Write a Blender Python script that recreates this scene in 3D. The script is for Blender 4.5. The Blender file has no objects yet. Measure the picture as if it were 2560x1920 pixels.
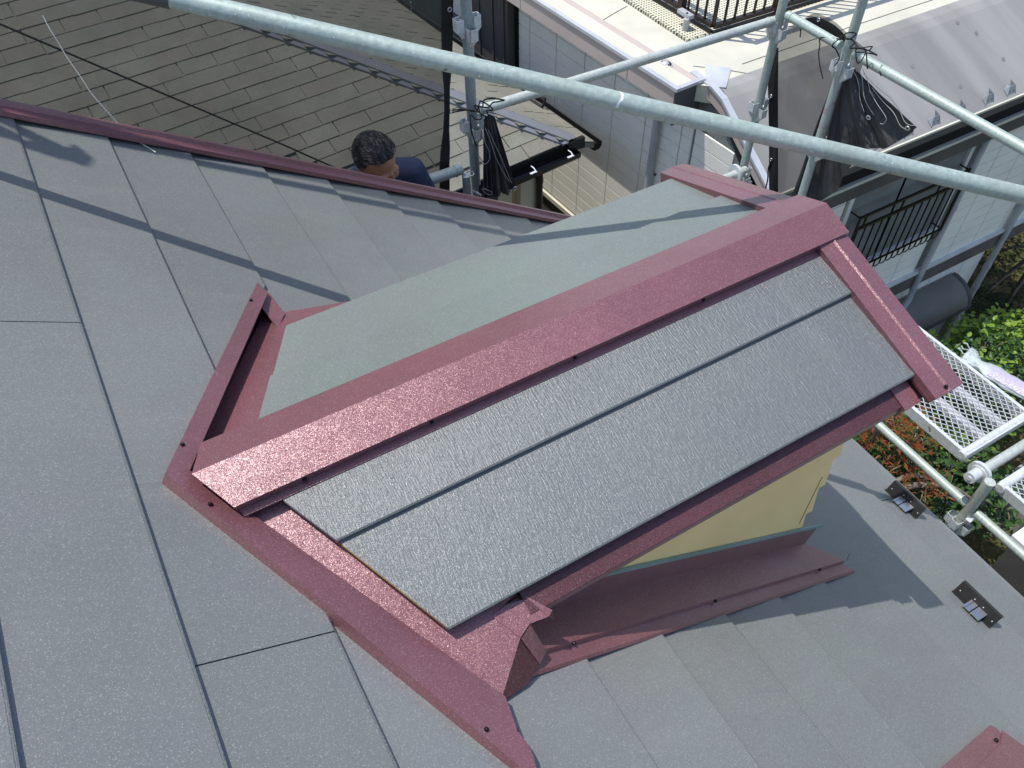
import bpy, math, random
from mathutils import Vector, Matrix, Euler, Quaternion, noise
random.seed(7)
RAD = math.radians
scn = bpy.context.scene
col = scn.collection
GZ = 9.2                       # height of the camera above the garden
def V(x, y, z): return Vector((x, y, z + GZ))     # heights are measured from eye level

# ------------------------------------------------------------------ camera
cam = bpy.data.cameras.new('camera')
cam.sensor_width = 36; cam.lens = 28.478; cam.clip_start = 0.05; cam.clip_end = 400
camo = bpy.data.objects.new('camera', cam); col.objects.link(camo)
R = Matrix(((0.86410156, 0.38723894, -0.32151903), (-0.50320049, 0.65088938, -0.56844725), (-0.01085159, 0.65298469, 0.75729336)))
camo.matrix_world = Matrix.Translation(V(0, 0, 0)) @ R.to_4x4()
scn.camera = camo
# ------------------------------------------------------------------ light
SUN = Vector((-0.213987, 0.226081, 0.950314)).normalized()     # towards the sun
el = math.asin(SUN.z); az = math.atan2(SUN.x, SUN.y)
w = bpy.data.worlds.new('World'); scn.world = w; w.use_nodes = True
nt = w.node_tree; nt.nodes.clear()
sky = nt.nodes.new('ShaderNodeTexSky'); sky.sky_type = 'NISHITA'; sky.sun_disc = False
sky.sun_elevation = el; sky.sun_rotation = az
bg = nt.nodes.new('ShaderNodeBackground'); bg.inputs[1].default_value = 0.15
wo = nt.nodes.new('ShaderNodeOutputWorld')
nt.links.new(sky.outputs[0], bg.inputs[0]); nt.links.new(bg.outputs[0], wo.inputs[0])
sl = bpy.data.lights.new('sun', 'SUN'); sl.energy = 3.15; sl.angle = RAD(0.5); sl.color = (1.0, 0.965, 0.91)
so = bpy.data.objects.new('sun', sl); col.objects.link(so); so.location = V(0, 0, 12)
so.rotation_euler = SUN.to_track_quat('Z', 'Y').to_euler()
scn.view_settings.view_transform = 'Standard'; scn.view_settings.look = 'None'
scn.view_settings.exposure = 0.35; scn.view_settings.gamma = 1.0
scn.view_settings.use_curve_mapping = False

# ------------------------------------------------------------------ frames
TH = 0.542026; SL = Vector((math.cos(TH), 0, -math.sin(TH))); NL = Vector((math.sin(TH), 0, math.cos(TH))); H = 1.227088
def RP(s, y, n=0.0):           # main roof: s down the slope, y towards the gable, n above the panels' plane
    p = SL*s + Vector((0, y, 0)) + NL*(n - H); return V(*p)
PH = RAD(18.5); RY = 1.159; RZ = -1.376
def DN(x, d, o=0.0): return V(x, RY - d*math.cos(PH) - o*math.sin(PH), RZ - d*math.sin(PH) + o*math.cos(PH))
def DF(x, d, o=0.0): return V(x, RY + d*math.cos(PH) + o*math.sin(PH), RZ - d*math.sin(PH) + o*math.cos(PH))
def vx(F, d, o, n):            # x where the dormer plane meets the main roof at height n
    p = F(0, d, o); z = p.z - GZ
    return (n - H - NL.z*z)/NL.x

# ------------------------------------------------------------------ materials
class NB:
    def __init__(s, name):
        s.m = bpy.data.materials.new(name); s.m.use_nodes = True; s.t = s.m.node_tree; s.t.nodes.clear()
        s.out = s.n('ShaderNodeOutputMaterial'); s.p = s.n('ShaderNodeBsdfPrincipled'); s.l(s.p.outputs[0], s.out.inputs[0])
        s.pos = s.n('ShaderNodeNewGeometry').outputs['Position']
    def n(s, t, **k):
        x = s.t.nodes.new(t)
        for a, b in k.items(): setattr(x, a, b)
        return x
    def l(s, a, b): s.t.links.new(a, b)
    def math(s, op, a, b=None, c=None):
        x = s.n('ShaderNodeMath', operation=op)
        for i, v in enumerate((a, b, c)):
            if v is None: continue
            if isinstance(v, (int, float)): x.inputs[i].default_value = v
            else: s.l(v, x.inputs[i])
        return x.outputs[0]
    def dot(s, vec):
        x = s.n('ShaderNodeVectorMath', operation='DOT_PRODUCT'); s.l(s.pos, x.inputs[0]); x.inputs[1].default_value = vec; return x.outputs['Value']
    def comb(s, a, b, c):
        x = s.n('ShaderNodeCombineXYZ')
        for i, v in enumerate((a, b, c)):
            if isinstance(v, (int, float)): x.inputs[i].default_value = v
            else: s.l(v, x.inputs[i])
        return x.outputs[0]
    def noise(s, scale, detail=3, vec=None, rough=.55, col=False):
        x = s.n('ShaderNodeTexNoise'); x.inputs['Scale'].default_value = scale; x.inputs['Detail'].default_value = detail; x.inputs['Roughness'].default_value = rough
        s.l(vec or s.pos, x.inputs['Vector']); return x.outputs['Color' if col else 'Fac']
    def ramp(s, f, stops):
        x = s.n('ShaderNodeValToRGB'); s.l(f, x.inputs[0]); e = x.color_ramp.elements
        while len(e) < len(stops): e.new(.5)
        for i, (p, c) in enumerate(stops):
            e[i].position = p; e[i].color = (c, c, c, 1) if isinstance(c, (int, float)) else (*c, 1)
        return x.outputs[0]
    def mix(s, f, a, b, mode='MIX'):
        x = s.n('ShaderNodeMix', data_type='RGBA', blend_type=mode)
        for i, v in ((0, f), (6, a), (7, b)):
            if isinstance(v, (int, float)): x.inputs[i].default_value = v
            elif isinstance(v, tuple): x.inputs[i].default_value = (*v, 1)
            else: s.l(v, x.inputs[i])
        return x.outputs[2]
    def bump(s, h, dist, strength=1.0, nrm=None):
        x = s.n('ShaderNodeBump'); x.inputs['Distance'].default_value = dist; x.inputs['Strength'].default_value = strength
        s.l(h, x.inputs['Height'])
        if nrm: s.l(nrm, x.inputs['Normal'])
        return x.outputs[0]
    def sparkle(s, scale, amt, base=None):
        v = s.n('ShaderNodeTexVoronoi'); v.inputs['Scale'].default_value = scale; s.l(s.pos, v.inputs['Vector'])
        a = s.n('ShaderNodeVectorMath', operation='SUBTRACT'); s.l(v.outputs['Color'], a.inputs[0]); a.inputs[1].default_value = (.5, .5, .5)
        b = s.n('ShaderNodeVectorMath', operation='SCALE'); s.l(a.outputs[0], b.inputs[0]); b.inputs['Scale'].default_value = amt
        c = s.n('ShaderNodeVectorMath', operation='ADD'); s.l(b.outputs[0], c.inputs[0])
        if base: s.l(base, c.inputs[1])
        else:
            g = s.n('ShaderNodeNewGeometry'); s.l(g.outputs['Normal'], c.inputs[1])
        d = s.n('ShaderNodeVectorMath', operation='NORMALIZE'); s.l(c.outputs[0], d.inputs[0]); return d.outputs[0]
    def coat(s, w_, r, nrm):
        s.p.inputs['Coat Weight'].default_value = w_; s.p.inputs['Coat Roughness'].default_value = r; s.l(nrm, s.p.inputs['Coat Normal'])
    def set(s, color=None, rough=None, metal=None, spec=None, normal=None):
        for k, v in (('Base Color', color), ('Roughness', rough), ('Metallic', metal), ('Specular IOR Level', spec), ('Normal', normal)):
            if v is None: continue
            if isinstance(v, (int, float)): s.p.inputs[k].default_value = v
            elif isinstance(v, tuple): s.p.inputs[k].default_value = (*v, 1)
            else: s.l(v, s.p.inputs[k])
        return s.m
def simple(name, c, rough=.6, metal=0, var=.18, scale=3.0, bump=0.0, bscale=60, spec=.4):
    b = NB(name); f = b.noise(scale, 4)
    cc = b.mix(b.ramp(f, [(.3, 0), (.7, 1)]), tuple(x*(1-var) for x in c), tuple(min(1, x*(1+var)) for x in c))
    n = b.bump(b.noise(bscale, 3), bump) if bump else None
    return b.set(cc, rough, metal, spec, n)
def roof_metal(name, c, du, dv, spark=.30, rough=.36, grain=.0011, spec=.4, coat=.3, glint_tint=.20):
    b = NB(name); u = b.dot(du); v = b.dot(dv)
    g = b.noise(1.0, 3, b.comb(b.math('MULTIPLY', u, 38), b.math('MULTIPLY', v, 240), 0.0), .6)
    fine = b.noise(620, 2)
    h = b.math('ADD', b.math('MULTIPLY', g, 1.0), b.math('MULTIPLY', fine, .20))
    bn = b.bump(h, grain)
    nn = b.sparkle(620, spark, bn)
    oi = b.n('ShaderNodeObjectInfo')
    f = b.noise(1.5, 4); f2 = b.noise(6, 3); f3 = b.noise(4.5, 3, b.comb(u, v, 3.7))
    cc = b.mix(b.ramp(f, [(.32, 0), (.68, 1)]), tuple(x*.92 for x in c), tuple(x*1.07 for x in c))
    cc = b.mix(b.math('MULTIPLY', b.ramp(f2, [(.48, 0), (.70, 1)]), .30), cc, (c[0]*.93, c[1]*1.07, c[2]*1.01))
    cc = b.mix(b.math('MULTIPLY', b.ramp(f3, [(.50, 0), (.68, 1)]), .30), cc, (c[0]*1.03, c[1]*.95, c[2]*1.10))
    cc = b.mix(1.0, cc, b.ramp(oi.outputs['Random'], [(0, .88), (1, 1.0)]), 'MULTIPLY')
    # thin dust film with run marks down the slope
    du_ = b.noise(1.0, 4, b.comb(b.math('MULTIPLY', u, 2.2), b.math('MULTIPLY', v, 9), 1.3), .6)
    cc = b.mix(b.math('MULTIPLY', b.ramp(du_, [(.55, 0), (.80, 1)]), .14), cc, (.33, .32, .29))
    v2 = b.n('ShaderNodeTexVoronoi'); v2.inputs['Scale'].default_value = 620; b.l(b.pos, v2.inputs['Vector'])
    sp = b.n('ShaderNodeSeparateColor'); b.l(v2.outputs['Color'], sp.inputs[0])
    cc = b.mix(b.math('MULTIPLY', b.ramp(sp.outputs[2], [(.90, 0), (.98, 1)]), glint_tint), cc, tuple(min(1, x*3.4) for x in c))  # scattered bright cells: sun glitter painted into the base colour
    b.coat(coat, .27, nn)
    return b.set(cc, rough, 0, spec, nn)
M = {}
M['roof'] = roof_metal('grey_embossed_metal', (.196, .202, .196), tuple(SL), (0, 1, 0))
M['roof_near'] = roof_metal('grey_embossed_metal_near', (.150, .162, .162), (0, -math.cos(PH), -math.sin(PH)), (1, 0, 0), spark=.26, grain=.0024, spec=.45, coat=.55, glint_tint=.12)
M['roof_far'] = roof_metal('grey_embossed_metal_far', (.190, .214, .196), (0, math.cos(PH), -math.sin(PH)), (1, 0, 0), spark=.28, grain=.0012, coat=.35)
def burgundy():
    b = NB('burgundy_painted_metal'); c = (.225, .088, .102)
    f = b.noise(4, 4); f2 = b.noise(9, 5, rough=.65)
    cc = b.mix(b.ramp(f, [(.3, 0), (.7, 1)]), tuple(x*.90 for x in c), tuple(x*1.08 for x in c))
    cc = b.mix(b.math('MULTIPLY', b.ramp(f2, [(.55, 0), (.78, 1)]), .16), cc, (.30, .22, .21))
    v2 = b.n('ShaderNodeTexVoronoi'); v2.inputs['Scale'].default_value = 640; b.l(b.pos, v2.inputs['Vector'])
    sp = b.n('ShaderNodeSeparateColor'); b.l(v2.outputs['Color'], sp.inputs[0])
    cc = b.mix(b.math('MULTIPLY', b.ramp(sp.outputs[2], [(.88, 0), (.98, 1)]), .30), cc, (.62, .42, .44))  # pale cells paint the metal's glitter into the burgundy
    h = b.math('ADD', b.noise(560, 2), b.math('MULTIPLY', b.noise(7, 2), 6.0))
    nn = b.sparkle(640, .24, b.bump(h, .0004)); b.coat(.9, .27, nn)
    return b.set(cc, .42, .30, .4, nn)
M['burg'] = burgundy()
M['roof_edge'] = simple('grey_panel_edge', (.05, .06, .07), .5)
M['tanedge'] = simple('tan_backing_foam', (.32, .19, .06), .8)
M['under'] = simple('roof_underlay', (.03, .03, .033), .9)
M['yellow'] = simple('yellow_painted_board', (.95, .72, .33), .75, var=.06, scale=5, bump=.0006, bscale=40)
M['yellowdark'] = simple('board_crack', (.12, .08, .03), .9)
M['greenlip'] = simple('pale_green_lip', (.22, .33, .31), .4)
M['screw'] = simple('dark_screw_head', (.02, .018, .02), .3, metal=.6)
M['darkplate'] = simple('dark_coated_steel', (.035, .034, .034), .42, metal=.3)
M['steelclip'] = simple('bright_steel', (.55, .54, .56), .28, metal=.9)
M['creamwall'] = simple('cream_render', (.50, .46, .36), .85, var=.08)
def galv(name, c, dirt=.5):
    b = NB(name); f = b.noise(70, 5, rough=.65); f2 = b.noise(5, 3); f3 = b.noise(95, 3); f4 = b.noise(2.3, 2); f5 = b.noise(34, 2)
    cc = b.mix(b.ramp(f, [(.35, 0), (.65, 1)]), tuple(x*.86 for x in c), tuple(min(1, x*1.10) for x in c))
    cc = b.mix(b.math('MULTIPLY', b.ramp(f2, [(.52, 0), (.72, 1)]), dirt), cc, (.27, .26, .19))
    cc = b.mix(b.ramp(f3, [(.67, 0), (.71, .75)]), cc, (.80, .82, .79))
    cc = b.mix(b.math('MULTIPLY', b.ramp(f5, [(.68, 0), (.72, .8)]), b.ramp(f4, [(.5, 0), (.6, 1)])), cc, (.10, .085, .07))
    return b.set(cc, b.ramp(f, [(.3, .40), (.7, .58)]), .22, .5, b.bump(f3, .0006))
M['galv'] = galv('galvanised_steel', (.42, .50, .455), .30)
M['galvb'] = galv('bluish_galvanised_steel', (.34, .40, .40), .25)
M['galvw'] = galv('weathered_galvanised_steel', (.52, .56, .52), .6)
M['zinc'] = galv('bright_zinc', (.66, .69, .69), .1)
def smear():
    b = NB('pink_paint_smear'); f = b.noise(16, 4)
    return b.set(b.mix(b.ramp(f, [(.48, 0), (.62, 1)]), (.42, .49, .45), (.36, .16, .17)), .55, .2)
M['rust'] = smear()
M['grate'] = simple('white_zinc_mesh', (.58, .60, .60), .45, metal=.2, var=.1)
M['tarp'] = None
def tarp():
    b = NB('black_mesh_cloth'); f = b.noise(7, 4); wv = b.noise(300, 2)
    cc = b.mix(b.ramp(f, [(.3, 0), (.7, 1)]), (.035, .035, .035), (.085, .085, .085))
    return b.set(cc, .62, 0, .35, b.bump(b.math('ADD', b.noise(22, 4), b.math('MULTIPLY', wv, .25)), .006))
M['tarp'] = tarp()
M['hem'] = simple('black_hem_tape', (.014, .014, .015), .55)
M['stitch'] = simple('pale_stitching', (.42, .42, .40), .8)
M['rope'] = simple('black_cord', (.016, .016, .016), .6)
M['string'] = simple('white_twine', (.60, .59, .54), .7)
M['grommet'] = simple('nickel_eyelet', (.62, .63, .62), .3, metal=.8)
def sheet():
    b = NB('see_through_dark_mesh')
    tr = b.n('ShaderNodeBsdfTransparent'); df = b.n('ShaderNodeBsdfDiffuse'); mx = b.n('ShaderNodeMixShader')
    x = b.dot((1, 0, 0)); z = b.dot((0, 0, 1))
    f = b.noise(3, 3)
    op = b.ramp(f, [(.3, .64), (.7, .72)])
    # pale specks in thin rows down the sheet
    rows = b.math('ABSOLUTE', b.math('SUBTRACT', b.math('FRACT', b.math('MULTIPLY', b.math('ADD', x, b.math('MULTIPLY', b.noise(2.2, 2), .05)), 5.6)), .5))
    near = b.math('LESS_THAN', rows, .016)
    sp = b.noise(1.0, 2, b.comb(b.math('MULTIPLY', x, 150), 0.0, b.math('MULTIPLY', z, 120)), .7)
    gate = b.noise(1.0, 2, b.comb(b.math('MULTIPLY', x, 4), 0.0, b.math('MULTIPLY', z, 3.5)))
    speck = b.math('MULTIPLY', near, b.math('MULTIPLY', b.math('GREATER_THAN', sp, .58), b.math('GREATER_THAN', gate, .52)))
    c = b.mix(speck, (.080, .078, .062), (.60, .58, .34)); b.l(c, df.inputs[0])
    b.l(b.math('MAXIMUM', op, b.math('MULTIPLY', speck, .9)), mx.inputs[0])
    b.l(tr.outputs[0], mx.inputs[1]); b.l(df.outputs[0], mx.inputs[2]); b.l(mx.outputs[0], b.out.inputs[0])
    return b.m
M['sheet'] = sheet()
def shingle(name, c1, c2, c3):
    b = NB(name); oi = b.n('ShaderNodeObjectInfo'); f = b.noise(160, 3); f2 = b.noise(2.2, 4); f3 = b.noise(9, 3)
    cc = b.mix(b.ramp(f2, [(.35, 0), (.65, 1)]), c1, c2)
    cc = b.mix(b.math('MULTIPLY', b.ramp(oi.outputs['Random'], [(.45, 0), (1, 1)]), .45), cc, c3)
    cc = b.mix(b.math('MULTIPLY', b.ramp(f3, [(.5, 0), (.8, 1)]), .3), cc, (.16, .17, .09))
    cc = b.mix(b.ramp(f, [(.40, .5), (.62, 0)]), cc, (.10, .10, .08))
    return b.set(cc, .95, 0, .2, b.bump(f, .002))
M['shingle'] = shingle('grey_green_shingle', (.235, .24, .20), (.31, .30, .25), (.27, .215, .185))
M['ridgemetal'] = simple('slate_blue_cap_metal', (.19, .195, .215), .4, var=.1)
M['black'] = simple('black_plastic', (.012, .012, .013), .38)
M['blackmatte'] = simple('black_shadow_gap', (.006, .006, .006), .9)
M['siding'] = simple('pale_green_grey_siding', (.86, .835, .755), .8, var=.05, scale=2, bump=.0015, bscale=120)
M['joint'] = simple('siding_joint', (.20, .21, .20), .9)
M['parapet'] = simple('beige_pink_parapet', (.50, .42, .38), .8, var=.07, scale=2)
M['deck'] = simple('cream_waterproof_deck', (.60, .58, .48), .75, var=.10, scale=2.2, bump=.0008, bscale=30)
M['capmetal'] = simple('pale_metal_cap', (.62, .63, .65), .35, metal=.3)
M['pinkstain'] = simple('pink_sealant', (.55, .38, .32), .8)
def slope():
    b = NB('grey_sheet_slope'); u = b.dot((1, 0, 0)); v = b.dot((0, 1, 0))
    f = b.noise(1.0, 3, b.comb(b.math('MULTIPLY', b.math('SUBTRACT', u, b.math('MULTIPLY', v, -.35)), 2.6), b.math('MULTIPLY', v, .35), 0.0))
    cc = b.mix(b.ramp(f, [(.35, 0), (.65, 1)]), (.255, .25, .238), (.345, .335, .32))
    return b.set(cc, .7, 0, .3)
M['slope'] = slope()
M['darkpatch'] = simple('grey_patch', (.215, .21, .205), .7)
M['stop'] = simple('dull_zinc_stop', (.26, .28, .30), .5, metal=.2)
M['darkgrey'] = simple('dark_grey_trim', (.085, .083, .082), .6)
M['brownblack'] = simple('dark_brown_rail', (.030, .020, .016), .45, metal=.3)
M['mat'] = None
def deckmat():
    b = NB('perforated_cream_mat'); x = b.dot((1, 0, 0)); y = b.dot((0, 1, 0))
    fx = b.math('ABSOLUTE', b.math('SUBTRACT', b.math('FRACT', b.math('MULTIPLY', x, 34)), .5))
    fy = b.math('ABSOLUTE', b.math('SUBTRACT', b.math('FRACT', b.math('MULTIPLY', y, 26)), .5))
    hole = b.math('MULTIPLY', b.math('LESS_THAN', fx, .26), b.math('LESS_THAN', fy, .22))
    return b.set(b.mix(hole, (.66, .64, .50), (.06, .06, .05)), .6)
M['mat'] = deckmat()
M['glass'] = simple('dark_window_glass', (.02, .022, .024), .06, spec=.6)
M['curtain'] = simple('grey_curtain', (.33, .36, .36), .8)
M['whiteframe'] = simple('white_frame', (.66, .67, .64), .5)
M['bluepipe'] = simple('blue_grey_downpipe', (.40, .41, .42), .45)
M['iron'] = simple('black_iron', (.012, .012, .012), .4, metal=.4)
M['awning'] = simple('grey_awning', (.19, .172, .15), .6, var=.1)
M['belt'] = simple('brown_grey_belt', (.115, .105, .10), .7)
M['wood'] = simple('timber_interior', (.45, .33, .17), .6)
def leaf(name, c1, c2, rough=.45, trans=.35):
    b = NB(name); oi = b.n('ShaderNodeObjectInfo'); f = b.noise(14, 2)
    cc = b.mix(b.ramp(f, [(.3, 0), (.7, 1)]), c1, c2)
    b.set(cc, rough, 0, .5)
    t = b.n('ShaderNodeBsdfTranslucent'); b.l(cc, t.inputs[0]); mx = b.n('ShaderNodeMixShader'); mx.inputs[0].default_value = trans
    b.l(b.p.outputs[0], mx.inputs[1]); b.l(t.outputs[0], mx.inputs[2]); b.l(mx.outputs[0], b.out.inputs[0]); return b.m
M['leafbright'] = leaf('bright_green_leaf', (.15, .29, .03), (.34, .47, .06))
M['leafdark'] = leaf('dark_green_leaf', (.03, .08, .018), (.075, .16, .03))
M['leafred'] = leaf('red_young_leaf', (.36, .05, .025), (.13, .15, .03))
M['leafolive'] = leaf('olive_leaf', (.09, .10, .02), (.2, .16, .04))
M['needle'] = leaf('pine_needle', (.022, .042, .014), (.05, .075, .022))
M['bark'] = simple('grey_brown_bark', (.22, .17, .125), .9, var=.3, scale=14, bump=.01, bscale=40)
def soil():
    b = NB('garden_soil'); f = b.noise(1.3, 5); f2 = b.noise(18, 4)
    cc = b.mix(b.ramp(f, [(.40, 0), (.62, 1)]), (.10, .065, .028), (.055, .075, .022))
    cc = b.mix(b.ramp(f2, [(.4, 0), (.7, .6)]), cc, (.17, .12, .055))
    return b.set(cc, .95, 0, .2, b.bump(f2, .03))
M['soil'] = soil()
M['concrete'] = simple('concrete', (.33, .32, .30), .9, var=.12, bump=.002)
M['skin'] = simple('tanned_skin', (.47, .235, .135), .5, var=.14, scale=30)
def hairm():
    b = NB('greying_black_hair'); f = b.noise(1.0, 2, b.comb(b.math('MULTIPLY', b.dot((.95, .3, 0)), 420), b.math('MULTIPLY', b.dot((0, 1, 0)), 30), b.math('MULTIPLY', b.dot((0, 0, 1)), 30)), .6)
    z = b.dot((0, -.4, -.6))
    cc = b.mix(b.ramp(f, [(.52, 0), (.70, .75)]), (.012, .011, .011), (.34, .34, .34))
    return b.set(cc, .38, 0, .5)
M['hair'] = hairm()
M['shirt'] = simple('navy_work_shirt', (.035, .048, .095), .85, var=.15, scale=25, bump=.002, bscale=60)
M['trousers'] = simple('grey_work_trousers', (.09, .09, .10), .9)
M['boot'] = simple('black_rubber_boot', (.02, .02, .02), .6)
def plastic(name, c, alpha):
    b = NB(name); b.set(c, .18, 0, .6, b.bump(b.noise(45, 3), .01))
    t = b.n('ShaderNodeBsdfTransparent'); mx = b.n('ShaderNodeMixShader'); mx.inputs[0].default_value = alpha
    b.l(t.outputs[0], mx.inputs[1]); b.l(b.p.outputs[0], mx.inputs[2]); b.l(mx.outputs[0], b.out.inputs[0]); return b.m
M['clear'] = plastic('clear_film', (.80, .88, .92), .55)
M['lilac'] = plastic('lilac_film', (.55, .50, .68), .9)
M['white'] = simple('white_board', (.80, .80, .80), .5, var=.03)
M['redplastic'] = simple('faded_red_plastic', (.35, .05, .05), .5)

# ------------------------------------------------------------------ mesh helpers
class MB:
    def __init__(s): s.v = []; s.f = []; s.sm = []
    def add(s, vs, fs, smooth=False):
        o = len(s.v); s.v += [Vector(p) for p in vs]
        for f in fs: s.f.append([i + o for i in f]); s.sm.append(smooth)
        return s
    def quad(s, a, b, c, d, smooth=False): return s.add([a, b, c, d], [(0, 1, 2, 3)], smooth)
    def hexa(s, b4, t4):
        return s.add(list(b4) + list(t4), [(3, 2, 1, 0), (4, 5, 6, 7), (0, 1, 5, 4), (1, 2, 6, 5), (2, 3, 7, 6), (3, 0, 4, 7)])
    def box(s, c, ax, ay, az):                 # centre and three half-axis vectors
        c = Vector(c); ax, ay, az = Vector(ax), Vector(ay), Vector(az)
        return s.hexa([c-ax-ay-az, c+ax-ay-az, c+ax+ay-az, c-ax+ay-az], [c-ax-ay+az, c+ax-ay+az, c+ax+ay+az, c-ax+ay+az])
    def aabb(s, x0, x1, y0, y1, z0, z1):
        return s.hexa([V(x0, y0, z0), V(x1, y0, z0), V(x1, y1, z0), V(x0, y1, z0)], [V(x0, y0, z1), V(x1, y0, z1), V(x1, y1, z1), V(x0, y1, z1)])
    def slab(s, poly, t):                      # polygon (list of points) given thickness along -t vector
        t = Vector(t); n = len(poly); p = [Vector(q) for q in poly]
        fs = [tuple(range(n)), tuple(range(2*n-1, n-1, -1))] + [(i, i+n, (i+1) % n + n, (i+1) % n) for i in range(n)]
        return s.add(p + [q - t for q in p], fs)
    def strip(s, A, B, smooth=False):          # ruled strip between two polylines
        n = len(A); return s.add(list(A) + list(B), [(i, i+1, n+i+1, n+i) for i in range(n-1)], smooth)
    def tube(s, pts, r, n=12, caps=True, r1=None):
        pts = [Vector(p) for p in pts]; rings = []; m = len(pts); up = None
        for i, p in enumerate(pts):
            d = (pts[min(i+1, m-1)] - pts[max(i-1, 0)]).normalized()
            if up is None: up = d.orthogonal().normalized()
            up = (up - d*up.dot(d)); up = up.normalized() if up.length > 1e-6 else d.orthogonal().normalized()
            q = d.cross(up); rr = r if r1 is None else r + (r1-r)*i/max(1, m-1)
            rings.append([p + (up*math.cos(2*math.pi*k/n) + q*math.sin(2*math.pi*k/n))*rr for k in range(n)])
        vs = [v for rg in rings for v in rg]; fs = []
        for i in range(m-1):
            for k in range(n): fs.append((i*n+k, i*n+(k+1) % n, (i+1)*n+(k+1) % n, (i+1)*n+k))
        s.add(vs, fs, True)
        if caps: s.add(rings[0], [tuple(range(n-1, -1, -1))]); s.add(rings[-1], [tuple(range(n))])
        return s
    def ring(s, c, axis, R0, r, n=14, k=6):
        c = Vector(c); a = Vector(axis).normalized(); u = a.orthogonal().normalized(); w_ = a.cross(u)
        pts = [c + (u*math.cos(t) + w_*math.sin(t))*R0 for t in [2*math.pi*i/n for i in range(n+1)]]
        return s.tube(pts, r, k, False)
    def ball(s, c, rx, ry=None, rz=None, M3=None, nu=12, nv=8):
        ry = ry or rx; rz = rz or rx; c = Vector(c); vs = [Vector((0, 0, rz))]; fs = []
        for j in range(1, nv):
            for i in range(nu):
                t = math.pi*j/nv; p = 2*math.pi*i/nu; vs.append(Vector((rx*math.sin(t)*math.cos(p), ry*math.sin(t)*math.sin(p), rz*math.cos(t))))
        vs.append(Vector((0, 0, -rz)))
        for i in range(nu): fs.append((0, 1+i, 1+(i+1) % nu))
        for j in range(nv-2):
            for i in range(nu): a = 1+j*nu; fs.append((a+i, a+nu+i, a+nu+(i+1) % nu, a+(i+1) % nu))
        L = len(vs)-1; a = 1+(nv-2)*nu
        for i in range(nu): fs.append((a+i, L, a+(i+1) % nu))
        if M3 is not None: vs = [M3 @ v for v in vs]
        return s.add([v + c for v in vs], fs, True)
    def build(s, name, mat, parent=None, **props):
        o = root_of(parent); off = o.location if o else Vector((0, 0, 0))
        if o is None and s.v:
            lo = Vector([min(v[i] for v in s.v) for i in range(3)]); hi = Vector([max(v[i] for v in s.v) for i in range(3)])
            off = Vector(((lo.x+hi.x)/2, (lo.y+hi.y)/2, lo.z))
        me = bpy.data.meshes.new(name); me.from_pydata([tuple(v - off) for v in s.v], [], s.f)
        me.polygons.foreach_set('use_smooth', s.sm); me.update()
        mats = mat if isinstance(mat, (list, tuple)) else [mat]
        for m in mats: me.materials.append(m)
        ob = bpy.data.objects.new(name, me); col.objects.link(ob)
        if parent: ob.parent = parent
        else: ob.location = off
        for k, v in props.items(): ob[k] = v
        return ob
def root_of(o):
    while o is not None and o.parent is not None: o = o.parent
    return o
def thing(name, label, cat, loc, group=None):
    o = bpy.data.objects.new(name, None); col.objects.link(o); o.location = loc; o.empty_display_size = .1
    o['label'] = label; o['category'] = cat
    if group: o['group'] = group
    return o
def inst(src, name, parent, loc, rot=None):     # another object on the same mesh; loc is a world point
    o = bpy.data.objects.new(name, src); col.objects.link(o); o.parent = parent
    o.location = Vector(loc) - root_of(parent).location
    if rot is not None: o.rotation_euler = rot
    return o
def mesh_only(mb, name, mat):
    me = bpy.data.meshes.new(name); me.from_pydata([tuple(v) for v in mb.v], [], mb.f); me.polygons.foreach_set('use_smooth', mb.sm); me.update()
    for m in (mat if isinstance(mat, (list, tuple)) else [mat]): me.materials.append(m)
    return me
def lerp(a, b, t): return a + (b-a)*t
# ================================================================== GROUND
g = MB(); nx_ = 60
for i in range(nx_):
    for j in range(nx_):
        pass
N_ = 80; ext = 60
gv = []
for j in range(N_+1):
    for i in range(N_+1):
        x = -ext + 2*ext*i/N_ + 6; y = -ext + 2*ext*j/N_ + 4
        gv.append(V(x, y, -GZ + .10*noise.noise(Vector((x*.4, y*.4, 0)))))
g.add(gv, [(j*(N_+1)+i, j*(N_+1)+i+1, (j+1)*(N_+1)+i+1, (j+1)*(N_+1)+i) for j in range(N_) for i in range(N_)], True)
g.build('ground', M['soil'], kind='structure')

# ================================================================== OUR HOUSE
house = thing('house', 'house under a grey metal roof with burgundy trims and a small gabled dormer', 'house', V(0.2, 0.3, -GZ))
def extr(prof, a, b, closed=True):     # profile points as functions of position along
    pass
# body
MB().aabb(-4.2, 1.75, -3.0, 2.30, -GZ, -3.35).build('wall', M['creamwall'], house)
rd_ = MB()
rd_.hexa([RP(-1.45, -3.4, -.13), RP(3.36, -3.4, -.13), RP(3.36, 2.62, -.13), RP(-1.45, 2.62, -.13)],
         [RP(-1.45, -3.4, -.055), RP(3.36, -3.4, -.055), RP(3.36, 2.62, -.055), RP(-1.45, 2.62, -.055)])
rd_.build('roof_deck', M['under'], house)
rp0 = RP(-1.45, 0, 0)
bk = MB(); bk.hexa([Vector((rp0.x-4.2, y, rp0.z-2.55-t)) if k == 0 else Vector((rp0.x, y, rp0.z-t)) for t in (.12,) for (k, y) in ((0, -3.4), (1, -3.4), (1, 2.65), (0, 2.65))],
                   [Vector((rp0.x-4.2, y, rp0.z-2.55)) if k == 0 else Vector((rp0.x, y, rp0.z)) for (k, y) in ((0, -3.4), (1, -3.4), (1, 2.65), (0, 2.65))])
bk.build('back_slope', M['roof'], house)
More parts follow.
